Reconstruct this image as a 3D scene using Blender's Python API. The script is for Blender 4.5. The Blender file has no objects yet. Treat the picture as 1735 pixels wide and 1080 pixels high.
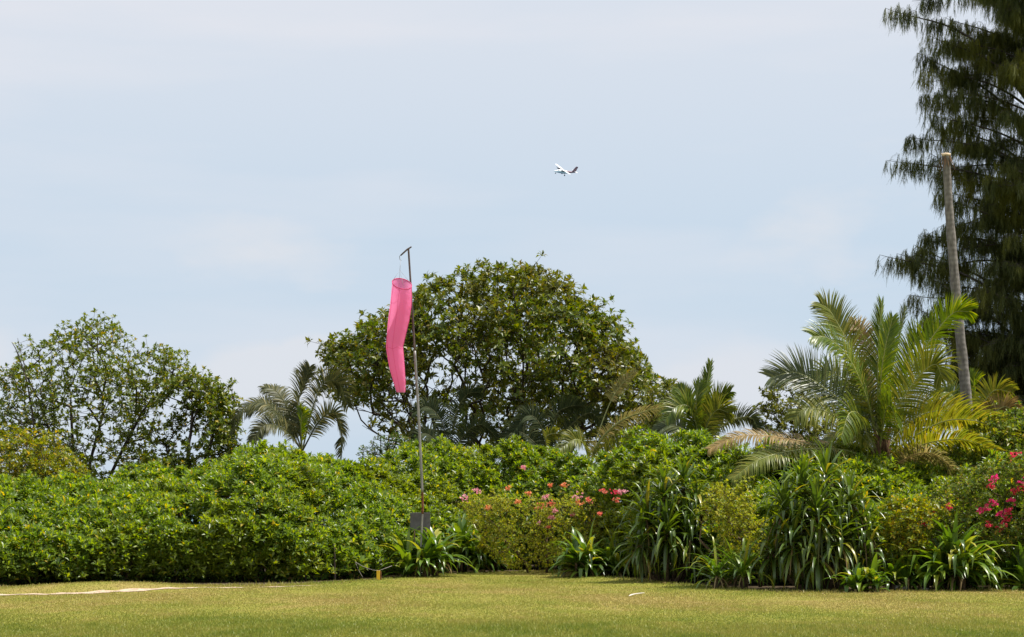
import bpy, math, random
import numpy as np
from mathutils import Vector
R = math.radians
sc = bpy.context.scene
COL = sc.collection
rng = np.random.default_rng(7)

# ------------------------------------------------------------------ camera
F = 3373.0                      # focal length in photograph pixels
HZ = 858.0                      # row of the horizon
EYE = 1.7
cam_d = bpy.data.cameras.new('camera')
cam = bpy.data.objects.new('camera', cam_d); COL.objects.link(cam)
cam.location = (0, 0, EYE); cam.rotation_euler = (R(90), 0, 0)
cam_d.sensor_width = 36; cam_d.lens = F / 1735 * 36
cam_d.shift_y = (HZ - 540) / 1735
cam_d.clip_start = 0.5; cam_d.clip_end = 20000
sc.camera = cam

# ------------------------------------------------------------------ sky and sun
SUN_EL, SUN_AZ = R(63), R(84)   # high, behind the planting and a little to the right
w = bpy.data.worlds.new('World'); sc.world = w; w.use_nodes = True
nt = w.node_tree; nt.nodes.clear()
def nn(t, **k):
    n = nt.nodes.new(t)
    for a, b in k.items(): setattr(n, a, b)
    return n
out = nn('ShaderNodeOutputWorld'); bg = nn('ShaderNodeBackground'); bg.inputs[1].default_value = 0.12
sky = nn('ShaderNodeTexSky', sky_type='NISHITA', sun_disc=False, sun_elevation=SUN_EL, sun_rotation=SUN_AZ,
         air_density=1.0, dust_density=1.6, ozone_density=1.2)
tc = nn('ShaderNodeTexCoord'); sep = nn('ShaderNodeSeparateXYZ'); nt.links.new(tc.outputs['Generated'], sep.inputs[0])
def mth(op, a, b=None, c=None, clamp=False):
    n = nn('ShaderNodeMath', operation=op, use_clamp=clamp)
    for i, v in enumerate((a, b, c)):
        if v is None: continue
        if isinstance(v, (int, float)): n.inputs[i].default_value = v
        else: nt.links.new(v, n.inputs[i])
    return n.outputs[0]
def ramp(v, pts):
    n = nn('ShaderNodeValToRGB')
    while len(n.color_ramp.elements) < len(pts): n.color_ramp.elements.new(0.5)
    for e, (p, c) in zip(n.color_ramp.elements, pts):
        e.position = p; e.color = (c[0], c[1], c[2], 1) if isinstance(c, tuple) else (c, c, c, 1)
    nt.links.new(v, n.inputs[0]); return n.outputs[0]
X, Y_, Z = sep.outputs
# thin high veil, drawn out sideways
mp = nn('ShaderNodeMapping'); nt.links.new(tc.outputs['Generated'], mp.inputs[0]); mp.inputs['Scale'].default_value = (2.2, 2.2, 13)
mp.inputs['Rotation'].default_value = (0, R(5), 0); mp.inputs['Location'].default_value = (3.1, 0.7, 0.35)
n1 = nn('ShaderNodeTexNoise'); n1.inputs['Scale'].default_value = 1.25; n1.inputs['Detail'].default_value = 5; n1.inputs['Roughness'].default_value = 0.5
nt.links.new(mp.outputs[0], n1.inputs[0])
veil = ramp(n1.outputs[0], [(0.42, 0.0), (0.66, 1.0)])
hi = ramp(Z, [(0.11, 0.0), (0.235, 1.0)])
veil_f = mth('ADD', mth('MULTIPLY', veil, 0.55), mth('MULTIPLY', hi, 0.75), clamp=True)
veil_f = mth('ADD', mth('MULTIPLY', veil_f, 0.85), 0.08)
# low soft cumulus near the horizon
mp2 = nn('ShaderNodeMapping'); nt.links.new(tc.outputs['Generated'], mp2.inputs[0]); mp2.inputs['Scale'].default_value = (11, 11, 26)
mp2.inputs['Location'].default_value = (0.55, 0, 0.1)
n2 = nn('ShaderNodeTexNoise'); n2.inputs['Scale'].default_value = 1.0; n2.inputs['Detail'].default_value = 8; n2.inputs['Roughness'].default_value = 0.58
nt.links.new(mp2.outputs[0], n2.inputs[0])
def puff(x0, z0, sx, sz):
    a = mth('DIVIDE', mth('SUBTRACT', X, x0), sx); b = mth('DIVIDE', mth('SUBTRACT', Z, z0), sz)
    d = mth('SQRT', mth('ADD', mth('MULTIPLY', a, a), mth('MULTIPLY', b, b)))
    return mth('SUBTRACT', 1.0, d)
px = lambda x, y: ((x - 867.5) / F, (HZ - y) / F)
pf = None
for (x, y, sx, sy) in ((470, 640, 150, 75), (520, 605, 75, 42), (1220, 660, 170, 90), (-30, 610, 90, 60), (430, 440, 170, 40), (1400, 390, 110, 110)):
    a, b = px(x, y); amp = 0.2 if y < 500 else 1.0
    q = mth('MULTIPLY', puff(a, b, sx / F, sy / F), amp * (1.5 if 560 < y < 650 and x > 0 else 1))
    pf = q if pf is None else mth('MAXIMUM', pf, q)
cum = mth('ADD', mth('MULTIPLY', mth('MAXIMUM', pf, -0.6), 0.55), n2.outputs[0])
cum = ramp(cum, [(0.50, 0.0), (0.80, 1.0)])
cloud_f = mth('MULTIPLY', cum, 0.85)
def mixc(f, a, b):
    n = nn('ShaderNodeMix', data_type='RGBA'); nt.links.new(f, n.inputs[0])
    for i, v in ((6, a), (7, b)):
        if isinstance(v, tuple): n.inputs[i].default_value = (*v, 1)
        else: nt.links.new(v, n.inputs[i])
    return n.outputs[2]
lowz = ramp(mth('ADD', Z, 0.5), [(0.76, 1.0), (0.95, 0.0)])
c0 = mixc(mth('MULTIPLY', lowz, 0.94), sky.outputs[0], (3.12, 3.88, 4.65))
c1 = mixc(veil_f, c0, (4.33, 4.47, 4.85))
c2 = mixc(cloud_f, c1, (4.2, 4.38, 4.7))
# below the horizon and overhead the plain sky is kept
nt.links.new(c2, bg.inputs[0]); nt.links.new(bg.outputs[0], out.inputs[0])

sd = bpy.data.lights.new('sun', 'SUN'); sd.energy = 4.6; sd.angle = R(0.5); sd.color = (1, 0.955, 0.87)
so = bpy.data.objects.new('sun', sd); COL.objects.link(so)
sv = Vector((math.cos(SUN_EL) * math.sin(SUN_AZ), math.cos(SUN_EL) * math.cos(SUN_AZ), math.sin(SUN_EL)))
so.rotation_euler = sv.to_track_quat('Z', 'Y').to_euler(); so.location = (20, 30, 60)
sc.view_settings.view_transform = 'Standard'; sc.view_settings.look = 'None'
sc.view_settings.exposure = 0.55; sc.view_settings.gamma = 1
sc.cycles.max_bounces = 8; sc.cycles.transmission_bounces = 6; sc.cycles.diffuse_bounces = 4

# ------------------------------------------------------------------ helpers
def at(x, y, Y):                 # point at depth Y seen at photograph pixel x, y
    return np.array([(x - 867.5) / F * Y, Y, EYE + (HZ - y) / F * Y])
def tag(o, label=None, cat=None, group=None, kind=None):
    if label: o['label'] = label
    if cat: o['category'] = cat
    if group: o['group'] = group
    if kind: o['kind'] = kind
    return o
def empty(name, loc, label, cat, group=None):
    o = bpy.data.objects.new(name, None); COL.objects.link(o); o.location = loc
    o.empty_display_size = 0.2
    return tag(o, label, cat, group)
def unit(v): return v / np.maximum(np.linalg.norm(v, axis=-1, keepdims=True), 1e-9)
class Geo:
    def __init__(s): s.V = []; s.Q = []; s.T = []; s.n = 0
    def add(s, V, Q=None, T=None):
        V = np.asarray(V, dtype=np.float64).reshape(-1, 3)
        if Q is not None and len(Q): s.Q.append(np.asarray(Q).reshape(-1, 4) + s.n)
        if T is not None and len(T): s.T.append(np.asarray(T).reshape(-1, 3) + s.n)
        s.V.append(V); s.n += len(V)
    def build(s, name, mat, parent=None, smooth=True):
        V = np.concatenate(s.V)
        if parent is not None: V = V - np.array(parent.location if parent.parent is None else parent.parent.location)
        me = bpy.data.meshes.new(name)
        me.vertices.add(len(V)); me.vertices.foreach_set('co', V.astype(np.float32).ravel())
        q = np.concatenate(s.Q) if s.Q else np.zeros((0, 4), int)
        t = np.concatenate(s.T) if s.T else np.zeros((0, 3), int)
        loops = np.concatenate([q.ravel(), t.ravel()]).astype(np.int32)
        starts = np.concatenate([np.arange(len(q)) * 4, len(q) * 4 + np.arange(len(t)) * 3]).astype(np.int32)
        me.loops.add(len(loops)); me.loops.foreach_set('vertex_index', loops)
        me.polygons.add(len(starts)); me.polygons.foreach_set('loop_start', starts)
        me.update(calc_edges=True)
        me.polygons.foreach_set('use_smooth', np.full(len(starts), smooth))
        me.materials.append(mat)
        o = bpy.data.objects.new(name, me); COL.objects.link(o)
        if parent is not None: o.parent = parent
        return o
def perp(D, ref=None):
    ref = np.array([0, 0, 1.0]) if ref is None else ref
    S = np.cross(D, ref); bad = np.linalg.norm(S, axis=-1) < 1e-3
    if np.any(bad): S[bad] = np.cross(D[bad], np.array([1.0, 0.2, 0]))
    return unit(S)
def leaves(g, P, D, N, L, W, mid=0.5, fold=0.18, curl=0.15):
    n = len(P); L = np.broadcast_to(L, n)[:, None]; W = np.broadcast_to(W, n)[:, None]
    D = unit(D); S = unit(np.cross(D, N)); N = np.cross(S, D)
    C = P + D * L * mid + N * 0.03 * L
    V = np.stack([P, C + S * W / 2 + N * fold * W, C, C - S * W / 2 + N * fold * W, P + D * L - N * curl * L], 1)
    b = np.arange(n)[:, None] * 5
    g.add(V, np.concatenate([b + [0, 2, 4, 1], b + [0, 3, 4, 2]]))
def rosettes(g, P, A, k, L, W, spread=(0.5, 1.3), mid=0.62, jitter=0.25, fold=0.18, curl=0.15):
    """k leaves round each axis A at point P"""
    n = len(P); A = unit(A)
    S = perp(A); T = np.cross(A, S)
    ph = rng.uniform(0, 6.28, (n, 1)) + np.arange(k)[None] * 2.39996 + rng.normal(0, 0.2, (n, k))
    th = np.linspace(spread[0], spread[1], k)[None] + rng.normal(0, jitter, (n, k))
    rad = np.cos(ph)[..., None] * S[:, None] + np.sin(ph)[..., None] * T[:, None]
    D = np.cos(th)[..., None] * A[:, None] + np.sin(th)[..., None] * rad
    N = np.sin(th)[..., None] * A[:, None] - np.cos(th)[..., None] * rad
    N = N + rng.normal(0, 0.25, N.shape)
    PP = np.repeat(P[:, None], k, 1) + rad * 0.006
    LL = np.broadcast_to(L, n)[:, None] * rng.uniform(0.7, 1.15, (n, k))
    WW = LL * (W / np.mean(L)) * rng.uniform(0.85, 1.15, (n, k))
    leaves(g, PP.reshape(-1, 3), D.reshape(-1, 3), N.reshape(-1, 3), LL.ravel(), WW.ravel(), mid, fold, curl)
def ribbons(g, P, D, L, W, K=5, droop=1.2, profile=None, fold=0.0, kink=None, N=None, twist=0.0):
    """strap leaves: start P, direction D, bending down by about droop radians over their length"""
    n = len(P); L = np.broadcast_to(L, n).astype(float); W = np.broadcast_to(W, n).astype(float)
    droop = np.broadcast_to(droop, n).astype(float)
    D = unit(D.copy()); p = P.astype(float).copy()
    if N is None: S0 = perp(D)
    else: S0 = unit(np.cross(D, N))
    rows = []
    c = 3 if fold else 2
    tw = np.broadcast_to(twist, n).astype(float)
    for i in range(K + 1):
        t = i / K
        wd = (profile(t) if profile else (1 - t) ** 0.6 * min(1, 0.55 + t * 3)) * W
        S = unit(S0 - (S0 * D).sum(1, keepdims=True) * D)
        Nn = np.cross(S, D)
        if np.any(tw):
            a = (tw * t)[:, None]; S, Nn = S * np.cos(a) + Nn * np.sin(a), Nn * np.cos(a) - S * np.sin(a)
        hw = (wd / 2)[:, None]
        if c == 3: rows.append(np.stack([p + S * hw + Nn * fold * hw, p, p - S * hw + Nn * fold * hw], 1))
        else: rows.append(np.stack([p + S * hw, p - S * hw], 1))
        if i < K:
            p = p + D * (L / K)[:, None]
            b = droop / K * (0.5 + t)
            if kink is not None: b = b + np.where(np.abs(kink * K - i - 0.5) < 0.5, 1.1, 0)
            down = np.array([0, 0, -1.0]) - D * (-D[:, 2:3])
            ln = np.linalg.norm(down, axis=1, keepdims=True)
            ax = down / np.maximum(ln, 0.05)
            bb = (b[:, None] * np.minimum(1, ln * 1.5))
            D = unit(D * np.cos(bb) + ax * np.sin(bb))
    V = np.stack(rows, 1)          # n, K+1, c, 3
    Vi = np.arange(n * (K + 1) * c).reshape(n, K + 1, c)
    q = [np.stack([Vi[:, :-1, j], Vi[:, :-1, j + 1], Vi[:, 1:, j + 1], Vi[:, 1:, j]], -1).reshape(-1, 4) for j in range(c - 1)]
    g.add(V, np.concatenate(q))
def frusta(g, A, B, ra, rb, k=5):
    n = len(A); D = unit(B - A); S = perp(D); T = np.cross(D, S)
    a = np.arange(k) / k * 2 * np.pi
    ring = np.cos(a)[None, :, None] * S[:, None] + np.sin(a)[None, :, None] * T[:, None]
    V = np.concatenate([A[:, None] + ring * np.reshape(ra, (-1, 1, 1)), B[:, None] + ring * np.reshape(rb, (-1, 1, 1))], 1)
    b = np.arange(n)[:, None] * 2 * k
    for j in range(k):
        j2 = (j + 1) % k
        g_q = b + [j, j2, k + j2, k + j]
        if j == 0: Q = [g_q]
        else: Q.append(g_q)
    g.add(V, np.concatenate(Q))
def tube(g, pts, rad, k=8, cap=True):
    pts = np.array(pts, float); n = len(pts); rad = np.broadcast_to(rad, n)
    T = unit(np.gradient(pts, axis=0)); S = perp(T[:1])[0]; rows = []
    a = np.arange(k) / k * 2 * np.pi
    for i in range(n):
        S = S - T[i] * np.dot(S, T[i]); S /= np.linalg.norm(S); U = np.cross(T[i], S)
        rows.append(pts[i] + rad[i] * (np.cos(a)[:, None] * S + np.sin(a)[:, None] * U))
    V = np.concatenate(rows + ([pts[:1], pts[-1:]] if cap else []))
    I = np.arange(n * k).reshape(n, k)
    Q = np.stack([I[:-1], np.roll(I[:-1], -1, 1), np.roll(I[1:], -1, 1), I[1:]], -1).reshape(-1, 4)
    Tt = []
    if cap:
        for j in range(k): Tt += [(n * k, I[0, (j + 1) % k], I[0, j]), (n * k + 1, I[-1, j], I[-1, (j + 1) % k])]
    g.add(V, Q, Tt if cap else None)
def bez(pts, n):
    """Catmull-Rom through points"""
    P = np.array(pts, float); P = np.vstack([2 * P[0] - P[1], P, 2 * P[-1] - P[-2]])
    m = len(P) - 3; outp = []
    for t in np.linspace(0, m - 1e-6, n):
        i = int(t); f = t - i; a, b, c, d = P[i:i + 4]
        outp.append(0.5 * ((2 * b) + (c - a) * f + (2 * a - 5 * b + 4 * c - d) * f * f + (-a + 3 * b - 3 * c + d) * f ** 3))
    return np.array(outp)
def box(g, c, s, rot=None):
    c = np.array(c, float); s = np.array(s, float) / 2
    V = np.array([[x, y, z] for x in (-1, 1) for y in (-1, 1) for z in (-1, 1)]) * s
    if rot is not None: V = V @ rot.T
    g.add(V + c, [(0, 1, 3, 2), (4, 6, 7, 5), (0, 4, 5, 1), (2, 3, 7, 6), (0, 2, 6, 4), (1, 5, 7, 3)])
_dirs = unit(np.random.default_rng(3).normal(size=(24, 3))); _ph = np.random.default_rng(4).uniform(0, 6.28, 24)
def noise(P, scale, seed=0):
    """smooth pseudo noise -1..1 of points"""
    v = 0
    for i in range(8):
        j = (i * 5 + seed * 7) % 24
        v = v + np.sin((P @ _dirs[j]) * scale * (0.7 + 0.13 * i) + _ph[(j + seed) % 24] * (1 + seed))
    return v / 3.2

# ------------------------------------------------------------------ materials
def newmat(name):
    m = bpy.data.materials.new(name); m.use_nodes = True; m.node_tree.nodes.clear(); return m
def N_(m, t, **k):
    n = m.node_tree.nodes.new(t)
    for a, b in k.items(): setattr(n, a, b)
    return n
def leafmat(name, cols, trans=0.35, rough=0.38, spec=0.5, tcol=1.0, patch=None, patch_scale=0.5, bump=0.0):
    """cols: list of (position, rgb) along the random value of each leaf; patch: rgb that tints whole clumps"""
    m = newmat(name); L = m.node_tree.links.new
    g = N_(m, 'ShaderNodeNewGeometry'); cr = N_(m, 'ShaderNodeValToRGB')
    while len(cr.color_ramp.elements) < len(cols): cr.color_ramp.elements.new(0.5)
    for e, (p, c) in zip(cr.color_ramp.elements, cols): e.position = p; e.color = (*c, 1)
    L(g.outputs['Random Per Island'], cr.inputs[0]); col = cr.outputs[0]
    if patch:
        nz = N_(m, 'ShaderNodeTexNoise'); nz.inputs['Scale'].default_value = patch_scale; nz.inputs['Detail'].default_value = 3
        L(g.outputs['Position'], nz.inputs[0])
        r2 = N_(m, 'ShaderNodeValToRGB'); r2.color_ramp.elements[0].position = 0.47; r2.color_ramp.elements[1].position = 0.68
        L(nz.outputs[0], r2.inputs[0])
        mx = N_(m, 'ShaderNodeMix', data_type='RGBA'); L(r2.outputs[0], mx.inputs[0]); L(col, mx.inputs[6]); mx.inputs[7].default_value = (*patch, 1)
        mx2 = N_(m, 'ShaderNodeMix', data_type='RGBA'); mx2.inputs[0].default_value = 0.6; L(col, mx2.inputs[6]); L(mx.outputs[2], mx2.inputs[7]); col = mx2.outputs[2]
    p = N_(m, 'ShaderNodeBsdfPrincipled'); p.inputs['Roughness'].default_value = rough; p.inputs['Specular IOR Level'].default_value = spec
    L(col, p.inputs['Base Color'])
    tr = N_(m, 'ShaderNodeBsdfTranslucent'); hs = N_(m, 'ShaderNodeHueSaturation'); hs.inputs['Hue'].default_value = 0.485
    hs.inputs['Saturation'].default_value = 1.1; hs.inputs['Value'].default_value = 1.7 * tcol; L(col, hs.inputs['Color']); L(hs.outputs[0], tr.inputs[0])
    mi = N_(m, 'ShaderNodeMixShader'); mi.inputs[0].default_value = trans; L(p.outputs[0], mi.inputs[1]); L(tr.outputs[0], mi.inputs[2])
    o = N_(m, 'ShaderNodeOutputMaterial'); L(mi.outputs[0], o.inputs[0]); return m
def solid(name, a, b, scale=8, rough=0.8, spec=0.3, stretch=(1, 1, 1), metal=0.0, bump=0.3, lo=0.35, hi=0.65, trans=0.0):
    m = newmat(name); L = m.node_tree.links.new
    tc = N_(m, 'ShaderNodeTexCoord'); mp = N_(m, 'ShaderNodeMapping'); mp.inputs['Scale'].default_value = stretch; L(tc.outputs['Object'], mp.inputs[0])
    nz = N_(m, 'ShaderNodeTexNoise'); nz.inputs['Scale'].default_value = scale; nz.inputs['Detail'].default_value = 6; L(mp.outputs[0], nz.inputs[0])
    cr = N_(m, 'ShaderNodeValToRGB'); cr.color_ramp.elements[0].position = lo; cr.color_ramp.elements[1].position = hi
    cr.color_ramp.elements[0].color = (*a, 1); cr.color_ramp.elements[1].color = (*b, 1); L(nz.outputs[0], cr.inputs[0])
    p = N_(m, 'ShaderNodeBsdfPrincipled'); L(cr.outputs[0], p.inputs['Base Color']); p.inputs['Roughness'].default_value = rough
    p.inputs['Specular IOR Level'].default_value = spec; p.inputs['Metallic'].default_value = metal
    if bump:
        bp = N_(m, 'ShaderNodeBump'); bp.inputs['Strength'].default_value = bump; bp.inputs['Distance'].default_value = 0.02; L(nz.outputs[0], bp.inputs['Height']); L(bp.outputs[0], p.inputs['Normal'])
    o = N_(m, 'ShaderNodeOutputMaterial')
    if trans:
        tr = N_(m, 'ShaderNodeBsdfTranslucent'); L(cr.outputs[0], tr.inputs[0]); mi = N_(m, 'ShaderNodeMixShader'); mi.inputs[0].default_value = trans
        L(p.outputs[0], mi.inputs[1]); L(tr.outputs[0], mi.inputs[2]); L(mi.outputs[0], o.inputs[0])
    else: L(p.outputs[0], o.inputs[0])
    return m
M = {}
M['scaevola'] = leafmat('beach_hedge_leaf', [(0, (0.053, 0.111, 0.016)), (0.4, (0.14, 0.229, 0.021)), (0.8, (0.208, 0.294, 0.029)), (0.95, (0.291, 0.34, 0.031)), (1, (0.581, 0.431, 0.046))], 0.5, 0.4, 0.75, patch=(.19, .22, .015), patch_scale=0.35)
M['scaevola_shade_old'] = leafmat('beach_hedge_inner_leaf', [(0, (0.058, 0.125, 0.017)), (0.6, (0.098, 0.178, 0.024)), (0.85, (0.156, 0.146, 0.034)), (1, (0.234, 0.146, 0.05))], 0.15, 0.6, 0.2)  # shade inside the hedge put into the leaf colour, plus some brown leaves
M['big_tree'] = leafmat('broad_tree_leaf', [(0, (0.056, 0.098, 0.009)), (0.5, (0.1, 0.142, 0.011)), (0.85, (0.166, 0.184, 0.016)), (1, (0.211, 0.16, 0.023))], 0.38, 0.38, 0.5, patch=(.13, .115, .018), patch_scale=0.5)
M['left_tree'] = leafmat('open_tree_leaf', [(0, (0.064, 0.1, 0.011)), (0.6, (0.116, 0.167, 0.014)), (0.93, (0.194, 0.212, 0.017)), (1, (0.438, 0.312, 0.022))], 0.34, 0.4, 0.5)
M['yellow_shrub'] = leafmat('yellowing_leaf', [(0, (0.104, 0.154, 0.015)), (0.5, (0.19, 0.231, 0.02)), (0.85, (0.323, 0.297, 0.02)), (1, (0.475, 0.33, 0.02))], 0.38, 0.4, 0.4)
M['boug'] = leafmat('bougainvillea_leaf', [(0, (0.136, 0.183, 0.019)), (0.5, (0.259, 0.304, 0.031)), (0.9, (0.425, 0.41, 0.043)), (1, (0.38, 0.304, 0.048))], 0.42, 0.5, 0.3)
M['boug_green'] = leafmat('bougainvillea_green_leaf', [(0, (0.065, 0.108, 0.012)), (0.5, (0.117, 0.18, 0.02)), (0.9, (0.221, 0.252, 0.03)), (1, (0.338, 0.24, 0.04))], 0.38, 0.42, 0.4)
M['crinum'] = leafmat('crinum_leaf', [(0, (0.052, 0.105, 0.013)), (0.5, (0.092, 0.179, 0.018)), (0.85, (0.172, 0.252, 0.027)), (1, (0.414, 0.378, 0.045))], 0.33, 0.34, 0.7)
M['pandanus'] = leafmat('strap_leaf', [(0, (0.051, 0.095, 0.013)), (0.5, (0.086, 0.146, 0.016)), (0.85, (0.144, 0.202, 0.018)), (1, (0.345, 0.304, 0.036))], 0.32, 0.34, 0.75)
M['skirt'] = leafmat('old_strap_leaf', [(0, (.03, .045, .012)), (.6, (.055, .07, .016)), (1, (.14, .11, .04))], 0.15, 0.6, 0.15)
M['straw'] = leafmat('dry_leaf', [(0, (.10, .07, .035)), (.6, (.2, .14, .06)), (1, (.36, .28, .14))], 0.2, 0.7, 0.2)
M['palm_green'] = leafmat('palm_leaflet', [(0, (0.065, 0.11, 0.016)), (0.6, (0.121, 0.174, 0.02)), (1, (0.244, 0.244, 0.027))], 0.34, 0.30, 0.35)
M['palm_bright'] = leafmat('palm_bright_leaflet', [(0, (0.084, 0.144, 0.012)), (0.6, (0.154, 0.228, 0.018)), (1, (0.28, 0.3, 0.025))], 0.45, 0.32, 0.35)
M['palm_grey'] = leafmat('palm_dusky_leaflet', [(0, (0.057, 0.079, 0.032)), (0.6, (0.086, 0.11, 0.044)), (1, (0.149, 0.158, 0.056))], 0.22, 0.38, 0.3)
M['palm_straw'] = leafmat('pale_palm_leaflet', [(0, (0.128, 0.128, 0.038)), (0.6, (0.224, 0.208, 0.068)), (1, (0.336, 0.272, 0.112))], 0.35, 0.45, 0.5)
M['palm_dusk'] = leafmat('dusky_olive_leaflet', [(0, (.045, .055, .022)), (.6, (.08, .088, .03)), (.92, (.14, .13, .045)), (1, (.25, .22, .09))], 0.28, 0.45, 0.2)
M['palm_shade'] = leafmat('shade_toned_palm_leaflet', [(0, (.02, .032, .012)), (.6, (.04, .055, .02)), (1, (.06, .07, .025))], 0.12, 0.7, 0.12)  # the domed tree's shade is put into this darker leaflet colour
M['palm_yellow'] = leafmat('palm_yellow_leaflet', [(0, (0.116, 0.153, 0.02)), (0.6, (0.239, 0.25, 0.03)), (1, (0.347, 0.291, 0.04))], 0.42, 0.4, 0.4)
M['palm_olive'] = leafmat('palm_olive_leaflet', [(0, (0.091, 0.117, 0.016)), (0.6, (0.162, 0.187, 0.026)), (1, (0.283, 0.257, 0.045))], 0.3, 0.42, 0.3)
M['palm_dry'] = leafmat('palm_dry_leaflet', [(0, (.17, .13, .04)), (.6, (.29, .20, .07)), (1, (.42, .30, .12))], 0.3, 0.5, 0.35)
M['rachis'] = solid('frond_rib', (.19, .22, .06), (.33, .33, .11), 20, 0.4, 0.5)
M['rachis_dark'] = solid('shade_and_dusky_frond_rib', (.05, .06, .02), (.09, .09, .03), 20, 0.6, 0.2)  # tree shade put into the rib colour; the dusky palm shares it
M['rachis_dry'] = solid('dry_frond_rib', (.34, .20, .07), (.48, .32, .13), 20, 0.6, 0.3)
M['casu'] = leafmat('casuarina_needle', [(0, (.04, .058, .018)), (.6, (.08, .098, .028)), (1, (.14, .15, .04))], 0.42, 0.6, 0.25, patch=(.18, .18, .02), patch_scale=0.7)
M['bark'] = solid('grey_brown_bark', (.05, .042, .035), (.11, .095, .08), 12, 0.95, 0.1, (1, 1, .3))
M['bark_dark'] = solid('dark_bark', (.028, .022, .018), (.06, .05, .04), 12, 0.95, 0.1)
M['stem'] = solid('brown_stem', (.07, .045, .03), (.14, .10, .06), 14, 0.95, 0.1)
M['soil'] = solid('leaf_litter', (.035, .026, .018), (.10, .075, .045), 3, 1, 0.05)
def palmtrunk():
    m = newmat('palm_bark'); L = m.node_tree.links.new
    tc = N_(m, 'ShaderNodeTexCoord'); nz = N_(m, 'ShaderNodeTexNoise'); nz.inputs['Scale'].default_value = 14; nz.inputs['Detail'].default_value = 6
    mp = N_(m, 'ShaderNodeMapping'); mp.inputs['Scale'].default_value = (1, 1, 0.35); L(tc.outputs['Object'], mp.inputs[0]); L(mp.outputs[0], nz.inputs[0])
    wv = N_(m, 'ShaderNodeTexWave', wave_type='BANDS', bands_direction='Z'); wv.inputs['Scale'].default_value = 2.6; wv.inputs['Distortion'].default_value = 2.2; wv.inputs['Detail'].default_value = 3
    wv.inputs['Detail Scale'].default_value = 2.0; L(tc.outputs['Object'], wv.inputs[0])
    cr = N_(m, 'ShaderNodeValToRGB'); cr.color_ramp.elements[0].color = (.11, .095, .085, 1); cr.color_ramp.elements[1].color = (.26, .235, .215, 1)
    cr.color_ramp.elements[0].position = .3; cr.color_ramp.elements[1].position = .7; L(nz.outputs[0], cr.inputs[0])
    mx = N_(m, 'ShaderNodeMix', data_type='RGBA', blend_type='MULTIPLY'); mx.inputs[0].default_value = 0.16; L(cr.outputs[0], mx.inputs[6]); L(wv.outputs[0], mx.inputs[7])
    p = N_(m, 'ShaderNodeBsdfPrincipled'); p.inputs['Roughness'].default_value = .9; L(mx.outputs[2], p.inputs['Base Color'])
    bp = N_(m, 'ShaderNodeBump'); bp.inputs['Strength'].default_value = .25; bp.inputs['Distance'].default_value = .01; L(wv.outputs[0], bp.inputs['Height']); L(bp.outputs[0], p.inputs['Normal'])
    o = N_(m, 'ShaderNodeOutputMaterial'); L(p.outputs[0], o.inputs[0]); return m
M['palm_trunk'] = palmtrunk()
M['cut_wood'] = solid('pale_cut_wood', (.5, .36, .22), (.75, .6, .42), 20, 0.8)
M['fibre'] = solid('brown_palm_fibre', (.07, .04, .022), (.2, .12, .065), 18, 0.95, 0.1, (1, 1, .25))

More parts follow.
